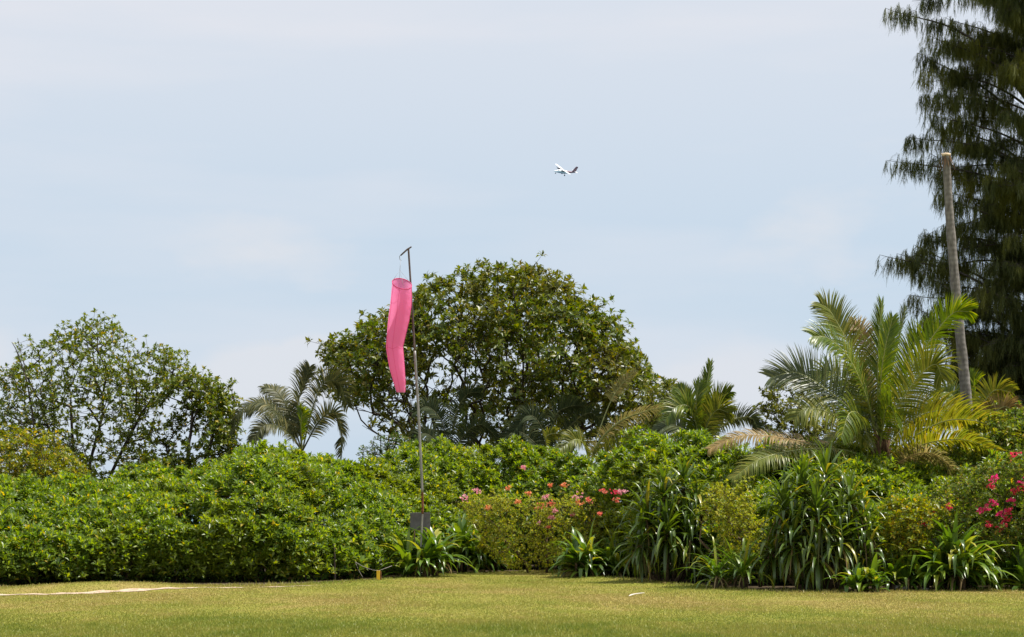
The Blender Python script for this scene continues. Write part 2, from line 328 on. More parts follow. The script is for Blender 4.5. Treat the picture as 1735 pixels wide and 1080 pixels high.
def grassmat(name, blades):
    """dry and green patches of the mown strip by world position, shared by ground and blades"""
    m = newmat(name); L = m.node_tree.links.new
    g = N_(m, 'ShaderNodeNewGeometry')
    def nz(scale, det, st=(1, 1, 1), loc=(0, 0, 0)):
        mp = N_(m, 'ShaderNodeMapping'); mp.inputs['Scale'].default_value = st; mp.inputs['Location'].default_value = loc; L(g.outputs['Position'], mp.inputs[0])
        n = N_(m, 'ShaderNodeTexNoise'); n.inputs['Scale'].default_value = scale; n.inputs['Detail'].default_value = det; L(mp.outputs[0], n.inputs[0]); return n.outputs[0]
    def mt(op, a, b, clamp=False):
        n = N_(m, 'ShaderNodeMath', operation=op, use_clamp=clamp)
        for i, v in enumerate((a, b)):
            if isinstance(v, (int, float)): n.inputs[i].default_value = v
            else: L(v, n.inputs[i])
        return n.outputs[0]
    sp = N_(m, 'ShaderNodeSeparateXYZ'); L(g.outputs['Position'], sp.inputs[0])
    # the strip is greener towards the camera and along the planting, worn and dry between
    mr = N_(m, 'ShaderNodeMapRange'); mr.inputs[1].default_value = 26; mr.inputs[2].default_value = 44; L(sp.outputs[1], mr.inputs[0])
    dr = N_(m, 'ShaderNodeValToRGB')
    for i in range(3): dr.color_ramp.elements.new(.5)
    for e, (p_, v) in zip(dr.color_ramp.elements, [(0, .34), (.25, .48), (.5, .74), (.72, .68), (1, .46)]): e.position = p_; e.color = (v, v, v, 1)
    L(mr.outputs[0], dr.inputs[0])
    a = nz(0.35, 4, (1, .45, 1)); b = nz(1.7, 4, (1, .5, 1), (5, 3, 0))
    dry = mt('ADD', dr.outputs[0], mt('ADD', mt('MULTIPLY', mt('SUBTRACT', a, .5), 1.6), mt('MULTIPLY', mt('SUBTRACT', b, .5), .9)), True)
    if blades: rnd = g.outputs['Random Per Island']
    else: rnd = nz(40, 3)
    dry2 = mt('ADD', dry, mt('MULTIPLY', mt('SUBTRACT', rnd, .5), .5), True)
    cr = N_(m, 'ShaderNodeValToRGB')
    cr.color_ramp.elements.new(.5)
    for e, (p_, c) in zip(cr.color_ramp.elements, [(0.05, (.185, .235, .028)), (.5, (.305, .305, .055)), (.95, (.375, .305, .095))]): e.position = p_; e.color = (*c, 1)
    L(dry2, cr.inputs[0])
    p = N_(m, 'ShaderNodeBsdfPrincipled'); p.inputs['Roughness'].default_value = .5 if blades else .95; p.inputs['Specular IOR Level'].default_value = .4 if blades else .1
    o = N_(m, 'ShaderNodeOutputMaterial')
    if blades:
        L(cr.outputs[0], p.inputs['Base Color'])
        tr = N_(m, 'ShaderNodeBsdfTranslucent'); L(cr.outputs[0], tr.inputs[0]); mi = N_(m, 'ShaderNodeMixShader'); mi.inputs[0].default_value = .4
        L(p.outputs[0], mi.inputs[1]); L(tr.outputs[0], mi.inputs[2]); L(mi.outputs[0], o.inputs[0])
    else:
        mx = N_(m, 'ShaderNodeMix', data_type='RGBA', blend_type='MULTIPLY'); mx.inputs[0].default_value = 1; mx.inputs[7].default_value = (.75, .72, .7, 1); L(cr.outputs[0], mx.inputs[6])
        L(mx.outputs[2], p.inputs['Base Color'])
        bp = N_(m, 'ShaderNodeBump'); bp.inputs['Strength'].default_value = .6; bp.inputs['Distance'].default_value = .03; L(nz(18, 5), bp.inputs['Height']); L(bp.outputs[0], p.inputs['Normal'])
        L(p.outputs[0], o.inputs[0])
    return m
M['lawn'] = grassmat('mown_turf', False); M['blade'] = grassmat('grass_blade', True)
M['sand'] = solid('pale_sand', (.33, .23, .15), (.56, .44, .33), 6, 0.95, 0.1, lo=.3, hi=.6)

# ------------------------------------------------------------------ the ground
BX = np.array([-600, -200, 0, 250, 500, 660, 800, 950, 1010, 1150, 1280, 1500, 1735, 2000, 2400.])
BY = np.array([997, 998, 997, 993, 992, 981, 973, 971, 979, 992, 1003, 1003, 1000, 1000, 998.])
def base_Y(px): return 5734.0 / (np.interp(px, BX, BY) - HZ)      # depth of the foot of the planting
def pxof(x, y): return x / y * F + 867.5
def ground_z(x, y):
    p = pxof(x, np.maximum(y, 5)); d = y - base_Y(p)
    near = np.exp(-((d + 1.2) / 1.3) ** 2)
    left = np.exp(-((p - 170) / 150) ** 2)
    z = 0.13 * near * left + 0.05 * np.exp(-((d + .6) / 1.5) ** 2) * np.exp(-((p - 900) / 260) ** 2)
    z = z + 0.012 * np.sin(x * 1.3) * np.sin(y * .9 + 1) * np.exp(-((y - 36) / 14) ** 2)
    return z
g = Geo()
xs = np.concatenate([[-340, -300, -120, -60, -35], np.linspace(-24, 24, 161), [35, 60, 120, 300, 340]])
ys = np.concatenate([[-150, -120, -60, -10, 5, 15], np.linspace(20, 62, 169), [75, 95, 115]])
gx, gy = np.meshgrid(xs, ys, indexing='ij'); gz = ground_z(gx, gy) * (gy > 10) - 2.5 * ((np.abs(gx) > 320) | (gy > 110) | (gy < -130))
I = np.arange(gx.size).reshape(gx.shape)
g.add(np.stack([gx, gy, gz], -1), np.stack([I[:-1, :-1], I[1:, :-1], I[1:, 1:], I[:-1, 1:]], -1).reshape(-1, 4))
tag(g.build('lawn', M['lawn']), kind='structure')
g = Geo(); g.add([[-12000, -12000, -1.2], [12000, -12000, -1.2], [12000, 12000, -1.2], [-12000, 12000, -1.2]], [(0, 1, 2, 3)])
M['water'] = solid('sea_water', (.05, .13, .17), (.08, .19, .23), .02, .35, .5, bump=0)
tag(g.build('sea', M['water']), kind='structure')
# soil under the planting
def strip(px0, px1, n, fa, fb, dz, m=9, wob=0.0):
    P = np.linspace(px0, px1, n); rows = []
    for i, p in enumerate(P):
        a, b = fa(p), fb(p)
        if wob: a += wob * (math.sin(i * 1.7) * .5 + math.sin(i * .61 + 1)); b += wob * (math.sin(i * 1.3 + 2) * .5 + math.sin(i * .83))
        Yv = np.linspace(a, b, m); Xv = (p - 867.5) / F * Yv
        rows.append(np.stack([Xv, Yv, ground_z(Xv, Yv) + dz], -1))
    V = np.stack(rows); I = np.arange(n * m).reshape(n, m); g = Geo()
    g.add(V, np.stack([I[:-1, :-1], I[1:, :-1], I[1:, 1:], I[:-1, 1:]], -1).reshape(-1, 4)); return g
tag(strip(-700, 2500, 260, lambda p: base_Y(p) + .1, lambda p: base_Y(p) + 24, 0.006, 40, 0.10).build('planting_soil', M['soil']), kind='structure')
def tr_y(p): return 5734.0 / (np.interp(p, [-600, 0, 120, 250, 350, 500, 560], [1016, 1009, 1006.5, 1002, 998.5, 994.5, 993.5]) - HZ)
tw = lambda p: np.interp(p, [-600, 0, 60, 120, 170, 230, 300, 340, 380, 430, 480, 540], [.5, .42, .28, .42, .5, .55, .26, .10, .30, .14, .30, .04])
tag(strip(-600, 540, 150, lambda p: tr_y(p) - tw(p) * .5, lambda p: tr_y(p) + tw(p) * .5, 0.010, 5, 0.10).build('sand_track', M['sand']), kind='structure')

# grass blades: a mown strip, taller tufts along the planting
def grass():
    g = Geo()
    n = 520000
    u = rng.uniform(-.02, 1.02, n); Yv = 24.5 + (27.5) * rng.uniform(0, 1, n) ** 1.15; Xv = (rng.uniform(-150, 1885, n) - 867.5) / F * Yv
    p = pxof(Xv, Yv); d = Yv - base_Y(p)
    keep = (d < .35 + .6 * (p > 1000) * rng.uniform(0, 1, n)) & ~((np.abs(Yv - tr_y(p) + .12 * np.sin(Xv * 5) + .08 * np.sin(Xv * 13)) < tw(p) * .5 * rng.uniform(.2, 1.1, n)) & (p < 545))
    Xv, Yv, d = Xv[keep], Yv[keep], d[keep]; n = len(Xv)
    P = np.stack([Xv, Yv, ground_z(Xv, Yv)], -1)
    patch = 0.5 + 0.5 * noise(P, 1.6, 2)
    h = rng.uniform(.012, .032, n) * (0.7 + .6 * patch) * (1 + .0 * d)
    h = h * (1 + .9 * np.clip((31 - Yv) / 4, 0, 1)); edge = np.clip(1 + d / .9, 0, 1); h = h * (1 + edge * rng.uniform(0, 1.7, n) ** 1.5)
    D = unit(np.stack([rng.normal(0, .45, n), rng.normal(0, .45, n), np.ones(n)], -1))
    a = rng.uniform(0, 6.28, n); S = np.stack([np.cos(a), np.sin(a), np.zeros(n)], -1) * (rng.uniform(.004, .009, n) * (1 + edge))[:, None]
    fat = (1 + .5 * np.clip((31 - Yv) / 4, 0, 1))[:, None]
    V = np.stack([P - S * fat, P + S * fat, P + D * h[:, None]], 1)
    g.add(V, None, np.arange(n * 3).reshape(-1, 3))
    return g.build('grass', M['blade'], smooth=False)
tag(grass(), 'short mown yellow green grass of the airstrip', None, None, 'stuff')

# ------------------------------------------------------------------ beach hedge
TX = np.array([-600, -200, 0, 130, 190, 250, 300, 370, 400, 450, 520, 600, 650, 720, 760, 820, 870, 950, 1020, 1060, 1120, 1180, 1230, 1300, 1400, 1500, 1560, 1620, 1700, 1735, 1900, 2300.])
TY = np.array([810, 815, 818, 818, 822, 800, 792, 782, 770, 762, 776, 790, 780, 760, 753, 768, 768, 773, 768, 754, 744, 738, 742, 752, 760, 768, 775, 762, 722, 712, 720, 730.])
def hedge():
    rng.uniform(0, 1, 5)
    root = empty('hedge', (0, 50, 0), 'dense glossy green beach shrub hedge running right across behind the lawn', 'hedge')
    def surf(p, t):
        SB = 5.5 - 2.2 * np.interp(p, [700, 830, 1050, 1200], [0, 1, 1, 0])
        Yb = base_Y(p) + .5 + 1.3 * np.interp(p, [640, 800, 1600, 1800], [0, .75, 1, .6]); Yt = Yb + SB
        H = EYE + (HZ - np.interp(p, TX, TY)) / F * Yt
        z = H * (1 - (1 - t) ** 1.35); Y = Yb + SB * t ** 1.5 + 1.15 * np.clip(1 - t / .34, 0, 1)
        return np.stack([(p - 867.5) / F * Y, Y, z], -1)
    g, gi, gs = Geo(), Geo(), Geo()
    nl = 2600
    p = rng.uniform(-420, 2250, nl); t = rng.uniform(.03, .97, nl) ** .9
    C = surf(p, t); r = rng.uniform(.16, .55, nl) * (1 - .45 * t)
    Nrm = np.stack([rng.normal(0, .1, nl), -np.ones(nl) * (1 - t * .6), .4 + t], -1); Nrm = unit(Nrm)
    C = C - Nrm * (r * .9)[:, None] + np.stack([np.zeros(nl), -.3 * noise(C, 1.1, 1), .16 * noise(C, 1.4, 3) + .10 * rng.normal(size=nl)], -1)
    k = 24
    dirs = unit(rng.normal(size=(nl, k, 3)) + Nrm[:, None] * 1.15)
    P = C[:, None] + dirs * r[:, None, None] * rng.uniform(.62, 1.28, (nl, k, 1)); P = P.reshape(-1, 3); A = dirs.reshape(-1, 3) * .7 + np.array([0, -.1, 1.2])
    ok = P[:, 2] > .06 + .15 * rng.uniform(0, 1, len(P)); P, A = P[ok], A[ok]
    # the band near the ground is thin and leggy
    low = (P[:, 2] < .7) & (rng.uniform(0, 1, len(P)) < .45 * (1 - P[:, 2] / .7) * (1 + .8 * noise(P, 1.3, 2))); P, A = P[~low], A[~low]
    inview = (pxof(P[:, 0], P[:, 1]) > -120) & (pxof(P[:, 0], P[:, 1]) < 1860)
    rosettes(g, P[inview], A[inview], 9, rng.uniform(.10, .19, inview.sum()), .045, (.25, 1.25), .64)
    o = ~inview; rosettes(g, P[o], A[o], 7, rng.uniform(.11, .15, o.sum()), .045, (.35, 1.3), .64)
    # inner foliage that closes the mass, hedge shade put into its colour
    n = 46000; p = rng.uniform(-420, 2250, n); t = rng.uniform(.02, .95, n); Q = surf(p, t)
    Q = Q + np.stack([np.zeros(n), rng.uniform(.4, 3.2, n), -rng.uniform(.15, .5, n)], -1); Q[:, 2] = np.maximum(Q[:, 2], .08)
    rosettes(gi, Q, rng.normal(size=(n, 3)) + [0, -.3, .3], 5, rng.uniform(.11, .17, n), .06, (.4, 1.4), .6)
    # stems
    n = 900; p = rng.uniform(-300, 2150, n); t = rng.uniform(.15, .75, n); E = surf(p, t) + np.stack([rng.normal(0, .1, n), rng.uniform(.1, .3, n), -rng.uniform(.05, .25, n)], -1)
    yb = surf(p, 0 * p)[:, 1] + rng.uniform(.3, 1.8, n); B = np.stack([(p - 867.5) / F * yb + rng.normal(0, .3, n), yb, np.zeros(n)], -1)
    Mi = (B + E) / 2 + rng.normal(0, .15, (n, 3)) + [0, .1, -.12]
    frusta(gs, B, Mi, rng.uniform(.012, .025, n), .011); frusta(gs, Mi, E, .011, .006)
    g.build('foliage', M['scaevola'], root); gi.build('inner_foliage', M['scaevola_shade_old'], root); tag(gs.build('stems', M['bark_dark'], root), kind='stuff')
hedge()

# ------------------------------------------------------------------ trees grown to fill a crown
def inpoly(pts, poly):
    x, y = pts[:, 0], pts[:, 1]; ins = np.zeros(len(x), bool); j = len(poly) - 1
    for i in range(len(poly)):
        xi, yi = poly[i]; xj, yj = poly[j]
        c = ((yi > y) != (yj > y)) & (x < (xj - xi) * (y - yi) / (yj - yi + 1e-12) + xi); ins ^= c; j = i
    return ins
def polydist(pts, poly):
    d = np.full(len(pts), 1e9)
    for i in range(len(poly)):
        a = np.array(poly[i], float); b = np.array(poly[(i + 1) % len(poly)], float); ab = b - a
        t = np.clip(((pts - a) @ ab) / (ab @ ab), 0, 1); d = np.minimum(d, np.linalg.norm(pts - (a + t[:, None] * ab), axis=1))
    return d
def crown_points(poly, Y0, depth, n, shell=0.5, seed=0, gap=0.0, gscale=1.2, lump=.35):
    """points in a rounded body whose outline is poly (photograph pixels) at depth Y0"""
    poly = np.array(poly, float); lo, hi = poly.min(0), poly.max(0); s = F / Y0
    out = []
    while sum(map(len, out)) < n:
        q = rng.uniform(lo, hi, (n * 3, 2)); q = q[inpoly(q, poly)]; d = polydist(q, poly) / s
        prof = np.sqrt(np.clip(1 - (1 - np.clip(d / (depth * .9), 0, 1)) ** 2, 0, 1)) * depth
        v = rng.uniform(-1, 1, len(q)); sh = rng.uniform(0, 1, len(q)) < shell
        v = np.where(sh, np.sign(v) * (1 - .22 * rng.uniform(0, 1, len(q)) ** 1.5), v)
        Y = Y0 + v * prof
        P = np.stack([(q[:, 0] - 867.5) / F * Y0, Y, EYE + (HZ - q[:, 1]) / F * Y0], -1)
        P = P[noise(P, gscale, seed) > -1 + gap * 2 + 0 * P[:, 0]]
        out.append(P)
    P = np.concatenate(out)[:n]; c = P.mean(0); m = rng.uniform(0, 1, n) < .07
    P[m] += (P[m] - c) * rng.uniform(.0, .08, (m.sum(), 1)); P[:, :] += rng.normal(0, .05 * min(depth, 2), P.shape) * [1, 1, .8]
    return P
def grow(roots, tips, bf=.35, seg=.35, sag=0.0, wig=.06):
    """join tips to the growing skeleton, nearest by distance and path length"""
    pos = [np.array(p, float) for p in roots]; par = [-1] + list(range(len(roots) - 1)); pl = [0.0]
    for i in range(1, len(roots)): pl.append(pl[-1] + np.linalg.norm(pos[i] - pos[i - 1]) * .5)
    cap = len(roots) + 40 * len(tips); PA = np.zeros((cap, 3)); LA = np.zeros(cap); n = len(pos)
    PA[:n] = pos; LA[:n] = pl; par = par + [0] * (cap - n)
    o = np.argsort(np.linalg.norm(tips - PA[n - 1], axis=1)); tip_i = []
    first = max(0, min(2, n - 2))
    for ti in o:
        t = tips[ti]; dv = t - PA[first:n]; d = np.linalg.norm(dv, axis=1)
        cost = d + bf * LA[first:n] + .5 * np.maximum(0, -dv[:, 2])      # prefer growing upward
        j = int(np.argmin(cost)) + first; a = PA[j].copy(); L = np.linalg.norm(t - a); m = max(1, int(L / seg))
        bow = rng.normal(0, wig, 3) * L
        prev = j
        for k in range(1, m + 1):
            f = k / m; q = a + (t - a) * f + bow * math.sin(math.pi * f); q[2] += sag * L * math.sin(math.pi * f)
            PA[n] = q; par[n] = prev; LA[n] = LA[prev] + L / m; prev = n; n += 1
        tip_i.append(prev)
    return PA[:n], np.array(par[:n]), np.array(tip_i), o
def skeleton_mesh(g, P, par, tipr, rootr, expo=.5, k=5):
    n = len(P); w = np.zeros(n); ch = np.zeros(n, bool)
    ch[par[par >= 0]] = True; w[~ch] = 1
    for i in range(n - 1, 0, -1): w[par[i]] += w[i] if par[i] >= 0 else 0
    r = tipr * w ** expo; sc_ = min(1, (rootr / r.max())); r = np.maximum(tipr, r * (1 if sc_ >= 1 else 1))
    r = np.minimum(r, rootr * (r / r.max()) ** .8 + tipr)
    i = np.arange(1, n); frusta(g, P[par[i]], P[i], np.minimum(r[par[i]], r[i] * 1.25), r[i], k)
    return r
def tree(name, label, cat, root_px, root_Y, trunk_pts, tips, mat, leafL, leafW, k=9, group=None, per_tip=1, tip_spread=.12,
         tipr=.006, rootr=.16, bark='bark', extra_leaf=None, bf=.35, spread=(.3, 1.4), up=1.0, leafprob=None, trunks=None, droopleaf=0):
    base = at(root_px, HZ, root_Y); base[2] = 0
    root = empty(name, tuple(base), label, cat, group)
    g, gl = Geo(), Geo(); gt = Geo()
    stems = trunks or [trunk_pts]
    T = [np.array([at(x, y, Y) for x, y, Y in s]) for s in stems]
    ends = np.array([t[-1] for t in T])
    own = np.argmin(np.linalg.norm(tips[:, None, [0, 1]] - ends[None][:, :, [0, 1]], axis=2), 1)
    for si, t in enumerate(T):
        tt = tips[own == si]
        if len(tt) == 0: continue
        tb = bez(t, 9)
        tb[0, 2] = -.05
        P, par, tip, o = grow(tb, tt, bf)
        r = skeleton_mesh(g, P[:], par, tipr, rootr)
        gt = Geo(); tube(gt, tb, np.linspace(rootr * 1.25, max(r[8], rootr * .7), 9), 8); gt.build('trunk', M[bark], root)
        Q = P[tip]; D = unit(Q - P[par[tip]])
        if leafprob is not None:
            kp = rng.uniform(0, 1, len(Q)) < leafprob(Q); Q, D = Q[kp], D[kp]
        QQ = [Q]; DD = [D]
        for _ in range(per_tip - 1):
            off = rng.normal(0, tip_spread, Q.shape); E = Q + off; frusta(g, Q - D * .03, E, tipr, tipr * .6, 3); QQ.append(E); DD.append(unit(off) + D * .6)
        Q = np.concatenate(QQ); D = np.concatenate(DD) + np.array([0, 0, up])
        rosettes(gl, Q, D, k, rng.uniform(.75, 1.2, len(Q)) * leafL, leafW, spread, .6, curl=.2 + droopleaf)
    g.build('branches', M[bark], root)
    gl.build('crown', mat, root)
    return root

# the big domed tree
bigpoly = [(548, 612), (560, 590), (590, 575), (615, 560), (655, 540), (690, 515), (712, 490), (740, 480), (790, 470), (835, 456), (880, 455), (915, 466), (955, 486), (983, 507), (1000, 520), (1025, 540), (1048, 565), (1068, 588), (1088, 610), (1106, 640), (1125, 665), (1130, 700), (1100, 740), (1000, 760), (850, 765), (720, 755), (640, 745), (600, 700), (575, 665), (556, 640)]
tips1 = crown_points(bigpoly, 65, 3.9, 2500, shell=.72, seed=1, gap=.15, gscale=2.2)
hgt = tips1[:, 2]
lowz = 1.7 + (HZ - 700) / F * 65
kp = (hgt > lowz) | (rng.uniform(0, 1, len(tips1)) < .55); tips1 = tips1[kp]
def bigprob(Q):
    pxx = pxof(Q[:, 0], Q[:, 1]); pyy = HZ - (Q[:, 2] - EYE) / 65 * F
    pr = np.ones(len(Q)) * .97
    inner = np.clip((pyy - (500 + np.abs(pxx - 870) * .36)) / 90, 0, 1)
    pr = pr - (.42 - .2 * (pxx > 830)) * inner - .26 * (inner > .8) * (pxx < 820)
    return pr
tree('broadleaf_tree', 'big domed dark green tree with tangled branches behind the windsock', 'tree', 870, 65, None, tips1, M['big_tree'], .205, .084, 9,
     per_tip=3, tip_spread=.19, rootr=.13, tipr=.008, bark='bark_dark', leafprob=bigprob, up=.7, droopleaf=.1,
     trunks=[[(860, 900, 65), (840, 800, 65), (800, 740, 64.6)], [(880, 900, 65), (880, 790, 65.2), (890, 700, 65.4)], [(895, 900, 65), (950, 790, 65), (985, 730, 65)], [(850, 900, 65), (780, 800, 65), (720, 760, 65.5)]])
# left open tree and its neighbour
leftpoly = [(8, 650), (30, 610), (60, 580), (95, 570), (130, 552), (155, 540), (190, 545), (215, 565), (235, 585), (262, 590), (285, 592), (325, 610), (300, 640), (280, 680), (260, 730), (235, 820), (120, 835), (20, 820), (0, 720)]
tips2 = crown_points(leftpoly, 57, 2.3, 1400, shell=.55, seed=2, gap=.2, gscale=2.4)
tree('open_crowned_tree', 'sparse upright tree with thin visible branches at the left edge above the hedge', 'tree', 130, 57, None, tips2, M['left_tree'], .125, .058, 7,
     per_tip=2, tip_spread=.13, rootr=.042, tipr=.006, bark='bark_dark', up=1.0, bf=.25,
     trunks=[[(150, 880, 57), (150, 800, 57), (175, 700, 57)], [(130, 880, 57), (110, 800, 57), (80, 720, 57)], [(160, 880, 57), (190, 800, 57.2), (240, 700, 57)], [(125, 880, 57.5), (125, 790, 57.6), (120, 690, 57.8)]])
p3 = [(262, 690), (275, 650), (310, 640), (350, 640), (385, 655), (400, 690), (400, 730), (395, 770), (380, 830), (300, 840), (240, 830), (240, 740)]
tips3 = crown_points(p3, 55, 1.3, 850, shell=.5, seed=3, gap=.1)
tree('rounded_small_tree', 'rounded light green small tree between the sparse tree and the first palm', 'tree', 320, 55, None, tips3, M['left_tree'], .13, .062, 8,
     per_tip=2, rootr=.06, tipr=.006, bark='bark_dark', trunks=[[(320, 880, 55), (318, 800, 55), (320, 750, 55)], [(330, 880, 55), (345, 800, 55), (360, 740, 55)]])
p4 = [(-60, 735), (20, 728), (80, 735), (120, 770), (145, 800), (130, 830), (-60, 840)]
tips4 = crown_points(p4, 51, 1.3, 420, shell=.6, seed=4)
tree('yellowing_shrub', 'yellow leaved shrub at the left edge in front of the sparse tree', 'shrub', 40, 51, None, tips4, M['yellow_shrub'], .11, .05, 8,
     per_tip=3, tip_spread=.09, rootr=.03, tipr=.005, trunks=[[(40, 880, 51), (40, 840, 51), (40, 810, 51)], [(70, 880, 51), (90, 840, 51), (100, 820, 51)]])
p5 = [(615, 760), (640, 742), (670, 735), (700, 745), (705, 775), (610, 782)]
tips5 = crown_points(p5, 54, .5, 170, shell=.4, seed=5)
tree('dry_shrub', 'dark twiggy half dead shrub under the left side of the domed tree', 'shrub', 660, 54, None, tips5, M['scaevola_shade_old'], .08, .03, 5,
     per_tip=2, tip_spread=.06, rootr=.03, tipr=.006, bark='bark_dark', trunks=[[(660, 880, 54), (660, 820, 54), (660, 780, 54)]])
p6 = [(1290, 690), (1300, 660), (1330, 640), (1375, 650), (1410, 690), (1420, 740), (1400, 780), (1310, 780), (1295, 730)]
tips6 = crown_points(p6, 53, 1.0, 200, shell=.5, seed=6, gap=.15)
tree('olive_shrub', 'olive brown leafy shrub seen behind the left fronds of the large palm', 'shrub', 1360, 53, None, tips6, M['palm_olive'], .13, .06, 7,
     per_tip=3, rootr=.04, tipr=.006, bark='bark_dark', trunks=[[(1360, 880, 53), (1358, 800, 53), (1355, 750, 53)]])
p7 = [(1100, 665), (1125, 640), (1150, 655), (1160, 690), (1150, 740), (1090, 750), (1090, 700)]
tips7 = crown_points(p7, 57, .7, 110, shell=.4, seed=7, gap=.15)
tree('slender_tree', 'slender leafy tree between the domed tree and the upright palm', 'tree', 1125, 57, None, tips7, M['big_tree'], .15, .06, 8,
     per_tip=2, rootr=.03, tipr=.006, bark='bark_dark', trunks=[[(1125, 880, 57), (1122, 800, 57), (1125, 740, 57)]])
# top of the hedge at far right: taller broad-leaved bush
p8 = [(1555, 800), (1575, 770), (1620, 745), (1660, 715), (1700, 700), (1760, 690), (1850, 700), (1850, 880), (1560, 880)]
tips8 = crown_points(p8, 46, 1.2, 900, shell=.75, seed=8)
tree('broadleaf_bush', 'tall bright green bush at the right edge behind the red bougainvillea', 'shrub', 1680, 46.5, None, tips8, M['boug_green'], .12, .055, 8,
     per_tip=2, tip_spread=.1, rootr=.04, tipr=.006, trunks=[[(1680, 900, 46.5), (1680, 860, 46.5), (1680, 830, 46.5)], [(1780, 900, 46.5), (1780, 860, 46.5), (1780, 820, 46.5)]])

# ------------------------------------------------------------------ palms
def frond(parent, pts, Y0, dys, mat, LL=.75, n=52, droop=.9, roll=1.0, wl=.034, rib='rachis', rr=.016, vee=.5, lean=.55, ragged=.1, start=.12):
    """pts: photograph pixels along the rib, dys: depth offset of each"""
    if mat in ('palm_shade', 'palm_dusk'): rib = 'rachis_dark'
    P = np.array([at(x, y, Y0 + d) for (x, y), d in zip(pts, dys)]); C = bez(P, 40)
    T = unit(np.gradient(C, axis=0)); g = Geo()
    L = np.sum(np.linalg.norm(np.diff(C, axis=0), axis=1))
    n = int(n * 1.9); wl = wl * 1.02; LL = LL * .95; tt = np.linspace(start, .995, n); idx = tt * 39; i0 = np.minimum(idx.astype(int), 38); f = (idx - i0)[:, None]
    Q = C[i0] * (1 - f) + C[i0 + 1] * f; TT = unit(T[i0] * (1 - f) + T[i0 + 1] * f)
    S = perp(TT)
    # keep one consistent side vector along the whole rib
    for i in range(1, n):
        if np.dot(S[i], S[i - 1]) < 0: S[i] = -S[i]
    U = np.cross(S, TT); U = np.where((U[:, 2:3] < 0) & (np.abs(TT[:, 2:3]) < .9), -U, U)
    c, s_ = math.cos(roll), math.sin(roll); S, U = S * c + U * s_, U * c - S * s_
    prof = np.clip(np.sin(np.pi * (.12 + .80 * tt)) ** .7, .2, 1)
    lf = Geo()
    for sd_ in (-1, 1):
        D = S * sd_ * (1 - lean * tt[:, None] * .3) + TT * (lean * .7 + .5 * tt[:, None] ** 2) + U * vee * .7 + rng.normal(0, .07, S.shape)
        kp = rng.uniform(0, 1, n) > ragged * .4
        ribbons(lf, Q[kp], D[kp], (LL * prof * rng.uniform(.85, 1.08, n))[kp], wl, 4, (droop * rng.uniform(.7, 1.3, n))[kp],
                profile=lambda t: (min(1, .5 + 2.5 * t)) * (1 - t ** 2.2) + .04, N=(U + rng.normal(0, .2, U.shape))[kp])
    lo = lf.build('frond', M[mat], parent)
    tube(g, C, np.linspace(rr * 1.5, rr * .25, 40), 5); rb = g.build('rib', M[rib], None)
    # the rib is a sub-part of its frond
    rb.data.transform(__import__('mathutils').Matrix.Translation(-Vector(parent.location))); rb.parent = lo
    return lo
def palm_root(x, Y0, label): return empty('coconut_palm', (at(x, HZ, Y0)[0], Y0, 0), label, 'palm tree', 'coconut palms')
